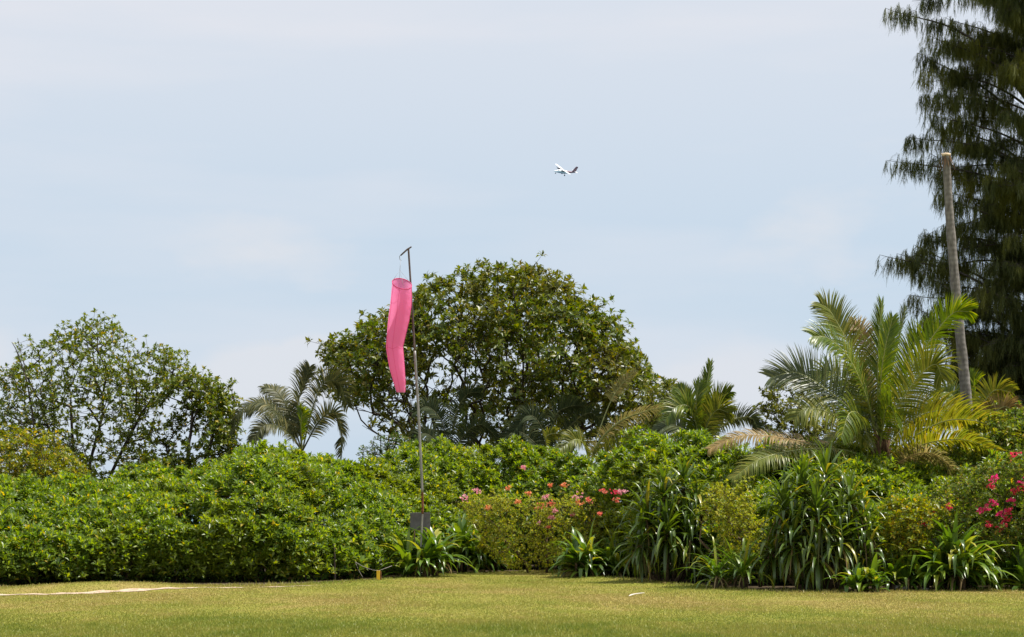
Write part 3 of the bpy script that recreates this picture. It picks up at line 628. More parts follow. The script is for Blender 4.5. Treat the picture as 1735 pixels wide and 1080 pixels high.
# the large palm
PY = 45.5
pr = palm_root(1500, PY, 'large young palm with wide spreading fronds in front of the tall bare trunk')
g = Geo(); tube(g, bez([at(1500, 985, PY), at(1499, 900, PY), at(1496, 830, PY), at(1491, 790, PY), at(1489, 740, PY)], 14), np.linspace(.19, .10, 14) + np.array([0, .01] * 7), 10)
for a in range(16):      # old frond bases round the heart
    an = a * 2.4; z = 1.7 + (HZ - 815 + a * 5) / F * PY
    bp = np.array([at(1493, 800, PY)[0] + .09 * math.cos(an), PY + .09 * math.sin(an), z]); tube(g, [bp, bp + [.06 * math.cos(an), .06 * math.sin(an), .2], bp + [.14 * math.cos(an), .14 * math.sin(an), .42]], [.06, .045, .02], 5)
g.build('trunk', M['fibre'], pr)
H = (1489, 745)
FR = [
 ([(1489, 760), (1487, 660), (1489, 580), (1494, 512)], [0, -.1, -.1, -.05], 'palm_green', dict(LL=.62, n=60, droop=.35, vee=.3, lean=1.3, roll=1.35)),
 ([(1490, 750), (1492, 650), (1500, 590), (1512, 540)], [0, -.4, -.6, -.7], 'palm_bright', dict(LL=.6, n=56, droop=.4, vee=.6, lean=1.4, roll=1.2)),
 ([(1492, 750), (1525, 660), (1570, 585), (1612, 533), (1642, 528)], [0, -.15, -.3, -.4, -.5], 'palm_bright', dict(LL=.7, n=64, droop=.8, vee=.35, lean=.9)),
 ([(1488, 750), (1467, 660), (1435, 580), (1408, 530), (1390, 514)], [0, .1, .2, .3, .3], 'palm_olive', dict(LL=.75, n=60, droop=.8, vee=.3, lean=.9)),
 ([(1487, 755), (1470, 680), (1440, 610), (1405, 575), (1377, 570)], [0, -.3, -.6, -.9, -1.1], 'palm_green', dict(LL=.8, n=60, droop=.9, vee=.2, lean=.7)),
 ([(1485, 765), (1450, 705), (1400, 660), (1350, 632), (1306, 640)], [0, .1, .2, .3, .3], 'palm_grey', dict(LL=.95, n=60, droop=.55, vee=.35, lean=.65)),
 ([(1490, 755), (1520, 690), (1560, 635), (1585, 618), (1596, 640)], [0, -.5, -.8, -.9, -.9], 'palm_olive', dict(LL=.8, n=56, droop=1.1, vee=.2, lean=.8)),
 ([(1486, 775), (1455, 735), (1405, 700), (1365, 693), (1345, 712)], [0, -.5, -1.0, -1.3, -1.4], 'palm_olive', dict(LL=.65, n=56, droop=1.3, vee=.1)),
 ([(1484, 790), (1420, 765), (1340, 745), (1260, 738), (1200, 762)], [0, -.1, -.2, -.4, -.5], 'palm_dry', dict(LL=.62, n=66, droop=1.7, vee=.25, lean=.4, roll=.5, rib='rachis_dry')),
 ([(1484, 795), (1440, 765), (1360, 762), (1290, 778), (1240, 812)], [0, -.6, -1.1, -1.6, -1.8], 'palm_olive', dict(LL=.62, n=60, droop=1.6, vee=.2, lean=.4, roll=.55)),
 ([(1494, 785), (1545, 742), (1610, 712), (1680, 722), (1738, 768)], [0, .2, .3, .3, .2], 'palm_yellow', dict(LL=.85, n=70, droop=1.3, vee=.5, lean=.4, roll=.55)),
 ([(1494, 795), (1560, 755), (1630, 745), (1690, 765)], [0, -.3, -.6, -.8], 'palm_yellow', dict(LL=.7, n=60, droop=1.5, vee=.3, lean=.4, roll=.55)),
 ([(1493, 815), (1530, 780), (1575, 768), (1615, 795), (1634, 834)], [0, -.6, -1.0, -1.3, -1.4], 'palm_straw', dict(LL=.6, n=64, droop=1.1, vee=.2, lean=.5, roll=.5, rib='rachis_dry')),
 ([(1490, 750), (1508, 640), (1524, 570), (1534, 524)], [0, .6, .9, 1.0], 'palm_grey', dict(LL=.6, n=50, droop=.7, vee=.2, lean=.9)),
 ([(1488, 750), (1478, 640), (1462, 570), (1440, 548)], [0, .5, .8, .9], 'palm_dry', dict(LL=.55, n=50, droop=1.1, vee=.1)),
 ([(1489, 760), (1470, 680), (1455, 640), (1448, 650)], [0, .8, 1.5, 1.9], 'palm_green', dict(LL=.7, n=50, droop=1.0)),
 ([(1489, 760), (1530, 690), (1560, 680), (1590, 700)], [0, .9, 1.6, 2.0], 'palm_olive', dict(LL=.75, n=50, droop=1.0)),
 ([(1489, 770), (1500, 700), (1510, 690), (1520, 720)], [0, -.7, -1.2, -1.7], 'palm_green', dict(LL=.6, n=46, droop=1.0)),
 ([(1492, 775), (1530, 725), (1570, 700), (1625, 700), (1660, 735)], [0, .5, .8, 1.0, 1.1], 'palm_yellow', dict(LL=.75, n=56, droop=1.0, vee=.3)),
 ([(1490, 770), (1512, 730), (1545, 715), (1575, 745)], [0, .8, 1.4, 1.9], 'palm_olive', dict(LL=.75, n=50, droop=1.1, vee=.1)),
 ([(1489, 750), (1512, 670), (1535, 610), (1552, 575), (1575, 560)], [0, .2, .3, .4, .4], 'palm_green', dict(LL=.7, n=56, droop=.8, vee=.4)),
 ([(1488, 755), (1468, 690), (1440, 650), (1400, 630), (1372, 650)], [0, .5, .9, 1.2, 1.3], 'palm_green', dict(LL=.75, n=56, droop=1.0, vee=.2)),
 ([(1487, 770), (1455, 735), (1425, 730), (1395, 755)], [0, .4, .8, 1.1], 'palm_yellow', dict(LL=.6, n=50, droop=1.1, vee=.1)),
 ([(1488, 770), (1462, 710), (1440, 700), (1425, 740)], [0, -.6, -1.2, -1.6], 'palm_green', dict(LL=.65, n=46, droop=1.1)),
]
for pts, dy, mt_, kw in FR: frond(pr, pts, PY, dy, mt_, **kw)
def palm(x, Y0, label, fr, ttop, r=.11):
    p = palm_root(x, Y0, label); g = Geo()
    b = at(x, HZ, Y0); b[2] = -.05
    tube(g, bez([b, (b + at(*ttop, Y0)) / 2 + [.03, 0, 0], at(*ttop, Y0)], 10), np.linspace(r * 1.3, r * .8, 10), 9); g.build('trunk', M['fibre'], p)
    for pts, dy, mt_, kw in fr: frond(p, pts, Y0, dy, mt_, **kw)
    return p
h = (512, 765)
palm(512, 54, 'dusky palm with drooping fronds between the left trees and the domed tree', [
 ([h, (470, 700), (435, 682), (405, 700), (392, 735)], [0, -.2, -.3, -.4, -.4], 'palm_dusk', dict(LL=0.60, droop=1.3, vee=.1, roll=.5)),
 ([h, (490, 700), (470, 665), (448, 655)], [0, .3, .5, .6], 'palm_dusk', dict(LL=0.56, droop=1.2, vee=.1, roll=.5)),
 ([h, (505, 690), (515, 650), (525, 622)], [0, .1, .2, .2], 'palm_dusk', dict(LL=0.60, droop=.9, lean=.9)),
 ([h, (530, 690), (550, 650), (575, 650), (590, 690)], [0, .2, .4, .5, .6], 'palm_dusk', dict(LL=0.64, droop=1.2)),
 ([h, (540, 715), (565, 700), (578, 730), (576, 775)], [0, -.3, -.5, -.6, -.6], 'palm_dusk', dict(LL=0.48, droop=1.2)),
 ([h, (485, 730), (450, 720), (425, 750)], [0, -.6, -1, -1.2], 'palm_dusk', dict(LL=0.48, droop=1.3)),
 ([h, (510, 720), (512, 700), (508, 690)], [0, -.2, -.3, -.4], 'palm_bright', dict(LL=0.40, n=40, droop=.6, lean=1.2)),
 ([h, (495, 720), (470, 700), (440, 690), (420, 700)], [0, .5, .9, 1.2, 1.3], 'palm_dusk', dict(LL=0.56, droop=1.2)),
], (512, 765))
h = (1188, 775)
palm(1190, 51.5, 'upright green palm right of the domed tree above the hedge', [
 ([h, (1190, 710), (1196, 660), (1204, 616)], [0, 0, 0, 0], 'palm_green', dict(LL=.5, droop=.4, lean=1.5, vee=.4)),
 ([h, (1175, 715), (1165, 680), (1150, 660)], [0, .1, .2, .3], 'palm_green', dict(LL=.55, droop=.6, lean=1.0)),
 ([h, (1198, 715), (1212, 680), (1237, 665)], [0, -.1, -.2, -.2], 'palm_green', dict(LL=.6, droop=.8, lean=.9)),
 ([h, (1182, 710), (1180, 680), (1185, 650)], [0, -.3, -.5, -.6], 'palm_green', dict(LL=.55, droop=.5, lean=1.2, roll=1.2)),
 ([h, (1180, 720), (1168, 690), (1145, 690), (1128, 712)], [0, -.2, -.4, -.5, -.6], 'palm_green', dict(LL=.6, droop=1.0, lean=.7)),
 ([h, (1198, 720), (1215, 695), (1235, 700)], [0, -.3, -.5, -.6], 'palm_olive', dict(LL=.65, droop=1.0, lean=.7)),
 ([h, (1210, 735), (1240, 712), (1272, 708), (1285, 730)], [0, .3, .5, .6, .6], 'palm_grey', dict(LL=.5, droop=1.0)),
 ([h, (1170, 740), (1140, 720), (1110, 735)], [0, .3, .6, .7], 'palm_grey', dict(LL=.5, droop=1.0)),
], h)
h = (935, 790)
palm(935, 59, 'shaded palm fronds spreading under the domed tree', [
 ([h, (915, 720), (892, 705), (868, 735)], [0, .2, .3, .3], 'palm_shade', dict(LL=0.52, droop=1.1)),
 ([h, (940, 710), (962, 690), (988, 688)], [0, .2, .3, .3], 'palm_shade', dict(LL=0.52, droop=1.0)),
 ([h, (960, 730), (1000, 700), (1030, 730)], [0, .4, .6, .7], 'palm_shade', dict(LL=0.49, droop=1.1)),
 ([h, (905, 750), (870, 730), (840, 760)], [0, .3, .4, .5], 'palm_shade', dict(LL=0.45, droop=1.1)),
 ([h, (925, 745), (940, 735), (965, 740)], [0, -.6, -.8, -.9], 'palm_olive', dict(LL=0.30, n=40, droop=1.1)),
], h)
h = (1000, 790)
palm(1000, 54.6, 'low palm with one pale arching frond in front of the domed tree', [
 ([h, (1015, 750), (1050, 715), (1095, 697), (1142, 688)], [0, -.2, -.3, -.3, -.3], 'palm_straw', dict(LL=.5, n=64, droop=1.5, vee=.1, rr=.03, roll=.7, wl=.024, ragged=.5)),
 ([h, (1012, 740), (1035, 680), (1055, 650), (1078, 628)], [0, .2, .3, .3, .3], 'palm_straw', dict(LL=.32, n=44, droop=1.2, start=.5, wl=.024, ragged=.4)),
 ([h, (990, 755), (975, 745), (950, 760)], [0, -.5, -.8, -1], 'palm_olive', dict(LL=.5, droop=1.1)),
 ([h, (1030, 770), (1070, 745), (1110, 755)], [0, -.4, -.6, -.8], 'palm_olive', dict(LL=.5, droop=1.2)),
], h, .08)
h = (762, 790)
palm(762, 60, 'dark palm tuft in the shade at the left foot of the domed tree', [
 ([h, (750, 720), (725, 690), (700, 700)], [0, .1, .2, .2], 'palm_shade', dict(LL=0.49, droop=1.1)),
 ([h, (770, 710), (790, 670), (815, 665)], [0, .1, .2, .2], 'palm_shade', dict(LL=0.49, droop=1.0)),
 ([h, (785, 740), (815, 720), (845, 745)], [0, -.3, -.5, -.6], 'palm_shade', dict(LL=0.49, droop=1.1)),
 ([h, (740, 750), (715, 735), (690, 760)], [0, -.3, -.4, -.5], 'palm_shade', dict(LL=0.42, droop=1.1)),
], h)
h = (1655, 740)
palm(1655, 50, 'orange tinged palm behind the foot of the tall bare trunk', [
 ([h, (1630, 690), (1605, 665), (1585, 672)], [0, .1, .2, .3], 'palm_green', dict(LL=.5, droop=1.0)),
 ([h, (1650, 690), (1650, 655), (1642, 635)], [0, .2, .3, .3], 'palm_bright', dict(LL=.5, droop=.8, lean=1.0)),
 ([h, (1665, 690), (1685, 662), (1715, 665)], [0, -.1, -.2, -.2], 'palm_yellow', dict(LL=.55, droop=1.1)),
 ([h, (1670, 715), (1700, 690), (1725, 700)], [0, -.2, -.3, -.4], 'palm_dry', dict(LL=.5, droop=1.1)),
 ([h, (1635, 715), (1610, 705), (1590, 725)], [0, -.3, -.4, -.5], 'palm_yellow', dict(LL=.45, droop=1.1)),
], h)

# headless palm trunk
TYY = 48.0
hb = empty('bare_palm_trunk', (at(1655, HZ, TYY)[0], TYY, 0), 'tall grey palm trunk with no crown, cut off at a pale top', 'palm trunk')
g = Geo()
pts = bez([at(1662, 985, TYY), at(1655, 850, TYY), at(1643, 730, TYY), at(1632, 620, TYY), at(1620, 500, TYY), at(1610, 380, TYY), at(1605, 300, TYY), at(1603, 264, TYY)], 60)
rad = np.interp(np.linspace(0, 1, 60), [0, .1, .4, .7, .93, 1], [.19, .145, .125, .105, .088, .10]) + .006 * rng.uniform(-1, 1, 60)
tube(g, pts, rad, 14, cap=False); g.build('trunk', M['palm_trunk'], hb)
g = Geo(); tp = at(1603, 262, TYY); tube(g, [tp - [0, 0, .04], tp, tp + [0, 0, .03]], [.104, .108, .07], 14)
for a in range(5): tube(g, [tp + [.09 * math.cos(a * .7), .09 * math.sin(a * .7), 0], tp + [.11 * math.cos(a * .7), .11 * math.sin(a * .7), .02 + .02 * (a % 3)]], [.022, .008], 5)
g.build('cut_top', M['cut_wood'], hb)
g = Geo(); n = 26; a = rng.uniform(0, 6.28, n)
Pp = tp + np.stack([.10 * np.cos(a), .10 * np.sin(a), -rng.uniform(.02, .25, n)], -1); ribbons(g, Pp, np.stack([np.cos(a) * .4, np.sin(a) * .4, -np.ones(n)], -1), rng.uniform(.15, .45, n), .03, 3, .3)
g.build('fibre_skirt', M['fibre'], hb)

# ------------------------------------------------------------------ casuarina
def casuarina():
    CY = 56.0; tx = 1905
    b = at(tx, HZ, CY); b[2] = 0
    root = empty('casuarina_tree', tuple(b), 'huge dark casuarina with drooping needle foliage filling the right edge', 'tree')
    gt, gb, gl = Geo(), Geo(), Geo()
    top = at(1850, -420, CY); tr = bez([b, at(1900, 700, CY), at(1880, 300, CY), at(1865, 0, CY), top], 40); tr[0, 2] = -.1
    tube(gt, tr, np.linspace(.42, .06, 40), 12)
    s = F / CY
    tips = [(1500, 14, 0), (1545, 2, .8), (1572, 60, -1), (1600, 30, 1), (1560, 118, -.5), (1580, 90, 1), (1558, 165, .4), (1590, 150, -1.2), (1582, 215, .8), (1600, 235, -.8),
            (1502, 272, -.3), (1536, 232, .7), (1570, 290, 1.2), (1585, 330, -1.4), (1600, 390, 1), (1590, 385, -.5), (1490, 432, -.5), (1520, 430, .5), (1548, 415, 1.3), (1560, 460, -1.2),
            (1540, 500, .8), (1575, 520, -1), (1600, 560, .5), (1610, 600, -.6), (1630, 560, 1), (1545, 470, 0), (1640, 610, 1.2), (1580, 300, -.6), (1660, 600, -1), (1690, 610, .4), (1710, 620, -1.5),(1640, 640, .2),(1700, 590, 1), (1580, 175, 0), (1600, 200, .6), (1610, 120, -.5), (1640, 60, .3), (1590, 480, .2), (1615, 520, -.4), (1620, 640, .3), (1660, 660, -.3), (1690, 680, .6), (1725, 690, 0), (1548, 520, .6), (1562, 548, -.6), (1572, 575, .2), (1588, 545, -1), (1592, 610, .5), (1605, 585, -.3), (1608, 630, 0), (1600, 660, -.8), (1640, 680, .5), (1700, 650, 1), (1675, 640, -1), (1560, 400, .5), (1590, 430, -.4), (1575, 260, .3), (1590, 320, .6), (1565, 140, 0), (1575, 195, -.6), (1555, 90, .5), (1600, 70, -.6)]
    ends = [at(x, y, CY + d) for x, y, d in tips]
    for _ in range(165):
        y = rng.uniform(-330, 720); t = rng.uniform(0, 1)
        lim = np.interp(y, [-400, -200, 0, 60, 180, 270, 340, 440, 550, 690], [1720, 1620, 1600, 1640, 1610, 1640, 1650, 1600, 1610, 1620])
        ends.append(at(lim + (1850 - lim) * t ** .8, y, CY + rng.uniform(-2.6, 2.2)))
    for _ in range(110): ends.append(at(rng.uniform(1660, 1850), rng.uniform(-480, 640), CY + rng.uniform(-2.4, 2.4)))
    for _ in range(90): ends.append(at(rng.uniform(1880, 2250), rng.uniform(-350, 650), CY + rng.uniform(-2.6, 2.6)))
    TP, TL, TW = [], [], []
    for ei, e in enumerate(ends):
        L = abs(e[0] - np.interp(e[2], tr[:, 2], tr[:, 0])); z0 = max(.8, e[2] - L * rng.uniform(.15, .95) - rng.uniform(0, .6))
        a = np.array([np.interp(z0, tr[:, 2], tr[:, 0]), CY, z0]); mid = (a * .45 + e * .55); mid[2] = a[2] * .35 + e[2] * .65 + L * rng.uniform(.02, .16)
        c = bez([a, mid, e], 18); L = np.linalg.norm(e - a)
        tube(gb, c, np.linspace(.012 + .008 * L, .005, 18), 5, cap=False)
        first = ei < len(tips) - 0
        nt_ = int((5 if first else 7) * L) + 3
        for f in rng.uniform(.28 if not first else .35, 1.0, nt_) ** .75:
            q = c[int(f * 17)]; d = unit(rng.normal(size=3) * [1, .9, .35] + unit(e - a) * .9); ln = rng.uniform(.25, .8) * (1.1 - .55 * f)
            tw_ = bez([q, q + d * ln * .55 + [0, 0, .05], q + d * ln - [0, 0, .22 * ln]], 6)
            frusta(gb, tw_[:-1], tw_[1:], .004, .003, 3)
            m = rng.integers(4, 8); ix = rng.integers(1, 6, m)
            TP.append(tw_[ix] + rng.normal(0, .03, (m, 3))); TL.append(rng.uniform(.25, .6, m))
        m = int(L * 2.2); ix = rng.integers(5 if not first else 7, 18, m); TP.append(c[ix]); TL.append(rng.uniform(.25, .6, m))
    TP = np.concatenate(TP); TL = np.concatenate(TL); n = len(TP)
    k = 15
    sway = rng.normal(0, .22, (n, 3)) + [-.10, 0, -1]; sway = unit(sway)
    t = np.linspace(0, .72, k)[None] * rng.uniform(.8, 1.1, (n, k))
    base = TP[:, None] + sway[:, None] * (TL[:, None] * t)[..., None] + rng.normal(0, .012, (n, k, 3))
    D = sway[:, None] + rng.normal(0, .24, (n, k, 3))
    ribbons(gl, base.reshape(-1, 3), D.reshape(-1, 3), (TL[:, None] * rng.uniform(.32, .55, (n, k))).ravel(), .011, 2, .15, profile=lambda t: 1 - .7 * t)
    gt.build('trunk', M['bark'], root); gb.build('branches', M['bark'], root); gl.build('crown', M['casu'], root)
    print('tassels', n)
casuarina()

# ------------------------------------------------------------------ strap leaved plants on the lawn edge
def foot(x, dy=0.3): return float(base_Y(x)) + dy
def crinum(name, x, wpx, hpx, label, heads, nleaf=26, dy=.3, mat='crinum', wl=.10, group='broad strap leaved lilies along the lawn edge', up=.7, pale=0):
    Y0 = foot(x, dy); s = F / Y0; b = np.array([(x - 867.5) / F * Y0, Y0, 0.]); b[2] = float(ground_z(b[0], b[1]))
    root = empty(name, tuple(b), label, 'plant', group); W = wpx / s; H = hpx / s
    g = Geo(); gd = Geo(); gs = Geo()
    for i in range(heads):
        c = b + [rng.uniform(-.5, .5) * W * .72, rng.uniform(-.35, .35) * min(W, 1.0), 0]
        L = H * rng.uniform(.5, .78); a = rng.uniform(0, 6.28, nleaf); el = np.linspace(1.3, .1, nleaf) + rng.normal(0, .12, nleaf)
        D = np.stack([np.cos(a) * np.cos(el), np.sin(a) * np.cos(el), np.sin(el) * up + .3], -1)
        h0 = rng.uniform(0, .22) * H; P = c + np.stack([.02 * np.cos(a), .02 * np.sin(a), h0 + .12 * H * (el / 1.5)], -1)
        kink = np.where(rng.uniform(0, 1, nleaf) < .25, rng.uniform(.4, .8, nleaf), -1)
        ribbons(g, P, D, L * rng.uniform(.7, 1.15, nleaf), wl * rng.uniform(.9, 1.4, nleaf), 7, rng.uniform(1.0, 2.6, nleaf), profile=lambda t: min(1, .55 + 1.6 * t) * (1 - t ** 2.6) + .02, fold=.35, kink=kink)
        gs = Geo(); tube(gs, [c - [0, 0, .05], c + [0, 0, h0 + .15 * H]], [.04, .03], 7); gs.build('stem', M['stem'], root)
        m = 5; a = rng.uniform(0, 6.28, m); ribbons(gd, c + np.stack([.03 * np.cos(a), .03 * np.sin(a), np.full(m, h0 + .05)], -1), np.stack([np.cos(a), np.sin(a), -.1 * np.ones(m)], -1), L * .6, wl * .6, 5, 1.8)
    g.build('leaves', M[mat], root); gd.build('dry_leaves', M['straw'], root)
    return root
crinum('crinum_lily', 708, 95, 108, 'bright green lily clump just right of the yellow marker stake, below the grey board', 9, 24, -.45, wl=.12)
crinum('crinum_lily', 806, 125, 112, 'dark green lily clump left of the pale bougainvillea', 9, 26, .5, wl=.13)
crinum('crinum_lily', 1012, 115, 100, 'lily clump between the pale bougainvillea and the narrower strap leaved bush', 8, 26, .3, wl=.12)
crinum('crinum_lily', 1240, 85, 110, 'narrow leaved lily clump in the gap between the two tall strap leaved bushes', 5, 20, .35, wl=.065)
crinum('crinum_lily', 1462, 80, 78, 'low lily clump at the right foot of the largest strap leaved bush', 5, 18, -.05)
crinum('crinum_lily', 1632, 155, 150, 'large lily clump with big drooping leaves below the red bougainvillea', 11, 26, .35, wl=.12)
crinum('crinum_lily', 1535, 70, 100, 'lily clump half hidden among the low yellow and green shrub', 4, 22, .45, wl=.09)
crinum('crinum_lily', 1745, 90, 115, 'lily clump cut by the right edge of the view', 5, 22, .4, wl=.11)

def pandanus(x, label, spec, Y0, scale=1.0):
    s = F / Y0; b = np.array([(x - 867.5) / F * Y0, Y0, 0.])
    root = empty('screw_pine', tuple(b), label, 'plant', 'tall strap leaved bushes')
    gs = Geo()
    for (hx, hy, dy, L, n, hang) in spec:
        c = at(hx, hy, Y0 + dy); g = Geo(); n = int(n * 1.35); L = L * .92; c[2] -= .22
        a = np.arange(n) * 2.39996 + rng.normal(0, .2, n); el = np.linspace(1.5, -.35 - .5 * hang, n) + rng.normal(0, .12, n)
        D = np.stack([np.cos(a) * np.cos(el), np.sin(a) * np.cos(el), np.sin(el)], -1)
        P = c + D * .04 + np.stack([np.zeros(n), np.zeros(n), .16 * el / 1.5], -1)
        kink = np.where(rng.uniform(0, 1, n) < .6, rng.uniform(.3, .8, n), -1)
        ribbons(g, P, D, L * rng.uniform(.7, 1.12, n), .075 * rng.uniform(.75, 1.2, n), 8, rng.uniform(.4, 1.8, n), profile=lambda t: min(1, .7 + t) * (1 - t ** 3.5) + .03, fold=.45, kink=kink)
        g.build('leaf_rosette', M['pandanus'], root)
        gs = Geo(); f = b + [(c[0] - b[0]) * .35, (c[1] - b[1]) * .35, 0]; tube(gs, bez([f, (f + c) / 2 + [0, 0, -.15], c], 8), np.linspace(.06, .035, 8), 7); gs.build('stem', M['stem'], root)
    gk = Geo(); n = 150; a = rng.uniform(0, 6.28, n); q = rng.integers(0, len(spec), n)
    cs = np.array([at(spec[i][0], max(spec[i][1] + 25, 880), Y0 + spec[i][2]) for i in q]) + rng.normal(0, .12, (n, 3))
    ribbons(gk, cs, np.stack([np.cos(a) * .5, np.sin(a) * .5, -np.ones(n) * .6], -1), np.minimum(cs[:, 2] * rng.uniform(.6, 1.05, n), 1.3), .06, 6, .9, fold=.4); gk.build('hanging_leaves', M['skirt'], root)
    gd = Geo(); n = 60; a = rng.uniform(0, 6.28, n); hd = spec
    cs = np.array([at(hd[i % len(hd)][0], hd[i % len(hd)][1] + 12, Y0 + hd[i % len(hd)][2]) for i in range(n)])
    ribbons(gd, cs, np.stack([np.cos(a) * .6, np.sin(a) * .6, -np.ones(n) * .5], -1), rng.uniform(.5, 1.1, n), .045, 6, 1.3, kink=None); gd.build('dry_leaves', M['straw'], root)
Y1 = foot(1340, .95)
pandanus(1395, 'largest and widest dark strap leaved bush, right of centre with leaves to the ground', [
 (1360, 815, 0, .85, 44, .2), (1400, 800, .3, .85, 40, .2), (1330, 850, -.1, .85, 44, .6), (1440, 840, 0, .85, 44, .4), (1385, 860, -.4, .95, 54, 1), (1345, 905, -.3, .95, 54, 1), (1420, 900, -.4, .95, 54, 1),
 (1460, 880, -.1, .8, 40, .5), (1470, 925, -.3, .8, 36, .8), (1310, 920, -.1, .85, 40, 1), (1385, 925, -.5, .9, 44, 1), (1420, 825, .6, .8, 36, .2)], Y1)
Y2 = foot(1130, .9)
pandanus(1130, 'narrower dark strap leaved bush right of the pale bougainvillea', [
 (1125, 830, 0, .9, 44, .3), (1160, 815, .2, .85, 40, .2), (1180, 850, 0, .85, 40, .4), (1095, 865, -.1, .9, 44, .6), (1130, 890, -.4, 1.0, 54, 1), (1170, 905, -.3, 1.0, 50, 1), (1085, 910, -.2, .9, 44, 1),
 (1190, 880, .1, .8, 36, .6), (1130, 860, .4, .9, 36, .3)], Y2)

# ------------------------------------------------------------------ bougainvillea and small shrubs
def bract_mat(name, cols): return leafmat(name, cols, 0.45, 0.6, 0.2, tcol=.7)
M['pink'] = bract_mat('pink_bract', [(0, (.75, .26, .33)), (1, (.88, .5, .54))]); M['orange'] = bract_mat('orange_bract', [(0, (.75, .28, .12)), (1, (.85, .46, .24))])
M['salmon'] = bract_mat('salmon_bract', [(0, (.78, .2, .14)), (1, (.85, .38, .26))]); M['magenta'] = bract_mat('magenta_bract', [(0, (.72, .03, .16)), (1, (.85, .12, .3))]); M['red'] = bract_mat('red_bract', [(0, (.6, .03, .07)), (1, (.8, .1, .14))])
def bougainvillea(label, poly, Y0, depth, n, mat, flowers, name='bougainvillea', cat='shrub', group='bougainvillea shrubs', L=.06, W=.034, trunk_x=None, per=4, k=6, sp=.09):
    tips = crown_points(poly, Y0, depth, n, shell=.6, seed=5, gap=.05, gscale=3)
    pa = np.array(poly); xm = trunk_x or pa[:, 0].mean(); ym = pa[:, 1].mean()
    r = tree(name, label, cat, xm, Y0, None, tips, M[mat], L, W, k, group=group, per_tip=per, tip_spread=sp, rootr=.03, tipr=.0035, bark='stem', bf=.2, up=.6,
             trunks=[[(xm + d, 960, Y0), (xm + d * 1.6, 940, Y0), (xm + d * 2.4, 915, Y0)] for d in (-30, 0, 30)])
    for (x, y, m_, sz) in flowers:
        c = at(x, y, min(Y0 - depth * .95, base_Y(x) + .75)); g = Geo(); q = 16; P = c + rng.normal(0, sz, (q, 3)) * [1.15, 1, .8]
        rosettes(g, P, rng.normal(size=(q, 3)) + [0, -.4, .9], 4, np.full(q, .042), .036, (.5, 1.1), .5)
        g.build('flower_cluster', M[m_], r)
    return r
by = 49.4
bougainvillea('pale yellow green bougainvillea with orange and pink blooms in the middle of the lawn edge',
 [(780, 850), (820, 838), (870, 840), (930, 845), (990, 842), (1050, 845), (1075, 870), (1070, 920), (1040, 955), (860, 958), (830, 930), (800, 890)], by, .75, 800, 'boug',
 [(785, 845, 'pink', .05), (808, 833, 'pink', .045), (826, 861, 'orange', .035), (887, 793, 'pink', .03), (862, 828, 'orange', .03), (877, 851, 'orange', .035), (895, 836, 'orange', .03), (922, 843, 'pink', .05), (917, 857, 'orange', .05), (935, 854, 'salmon', .045),
  (941, 866, 'pink', .03), (934, 878, 'pink', .025), (955, 823, 'orange', .04), (978, 843, 'pink', .045), (982, 853, 'orange', .035), (997, 850, 'salmon', .04), (1021, 832, 'salmon', .04), (1043, 834, 'red', .05), (1056, 833, 'pink', .045), (1046, 848, 'salmon', .04), (970, 873, 'pink', .02), (1015, 871, 'salmon', .02), (912, 888, 'pink', .02), (930, 893, 'salmon', .018), (933, 823, 'orange', .025)], L=.065, W=.032)
by = foot(1690, 1.0)
bougainvillea('green bougainvillea with magenta and red blooms at the right edge',
 [(1560, 850), (1590, 830), (1640, 800), (1680, 790), (1740, 760), (1850, 770), (1850, 950), (1560, 950)], by, .7, 900, 'boug_green',
 [(1718, 772, 'red', .05), (1685, 810, 'magenta', .05), (1728, 818, 'magenta', .06), (1733, 828, 'red', .06), (1683, 852, 'magenta', .05), (1714, 848, 'magenta', .045), (1660, 865, 'magenta', .05), (1672, 862, 'magenta', .05), (1703, 868, 'magenta', .05), (1710, 866, 'red', .04), (1706, 883, 'red', .05), (1675, 890, 'red', .04), (1696, 895, 'red', .04),
  (1564, 887, 'red', .045), (1607, 860, 'red', .035), (1584, 868, 'orange', .03), (1695, 871, 'magenta', .035), (1720, 832, 'red', .04), (1680, 825, 'red', .03)], L=.075, W=.045)
by = foot(1235, 1.0)
bougainvillea('yellow green shrub with thin dry twigs between the two tall strap leaved bushes',
 [(1195, 850), (1215, 815), (1240, 835), (1265, 800), (1290, 820), (1325, 805), (1320, 850), (1290, 880), (1300, 910), (1270, 950), (1215, 940), (1225, 900), (1195, 890)], by, .5, 230, 'boug', [], name='twiggy_shrub', group=None)
by = foot(1540, .8)
bougainvillea('low yellow and green shrub between the largest strap leaved bush and the big lily clump',
 [(1500, 880), (1512, 850), (1530, 862), (1545, 846), (1575, 856), (1600, 850), (1590, 880), (1560, 900), (1570, 930), (1540, 940), (1530, 965), (1500, 940), (1510, 910), (1490, 900)], by, .5, 170, 'yellow_shrub', [], name='croton_shrub', group=None, L=.09, W=.05)

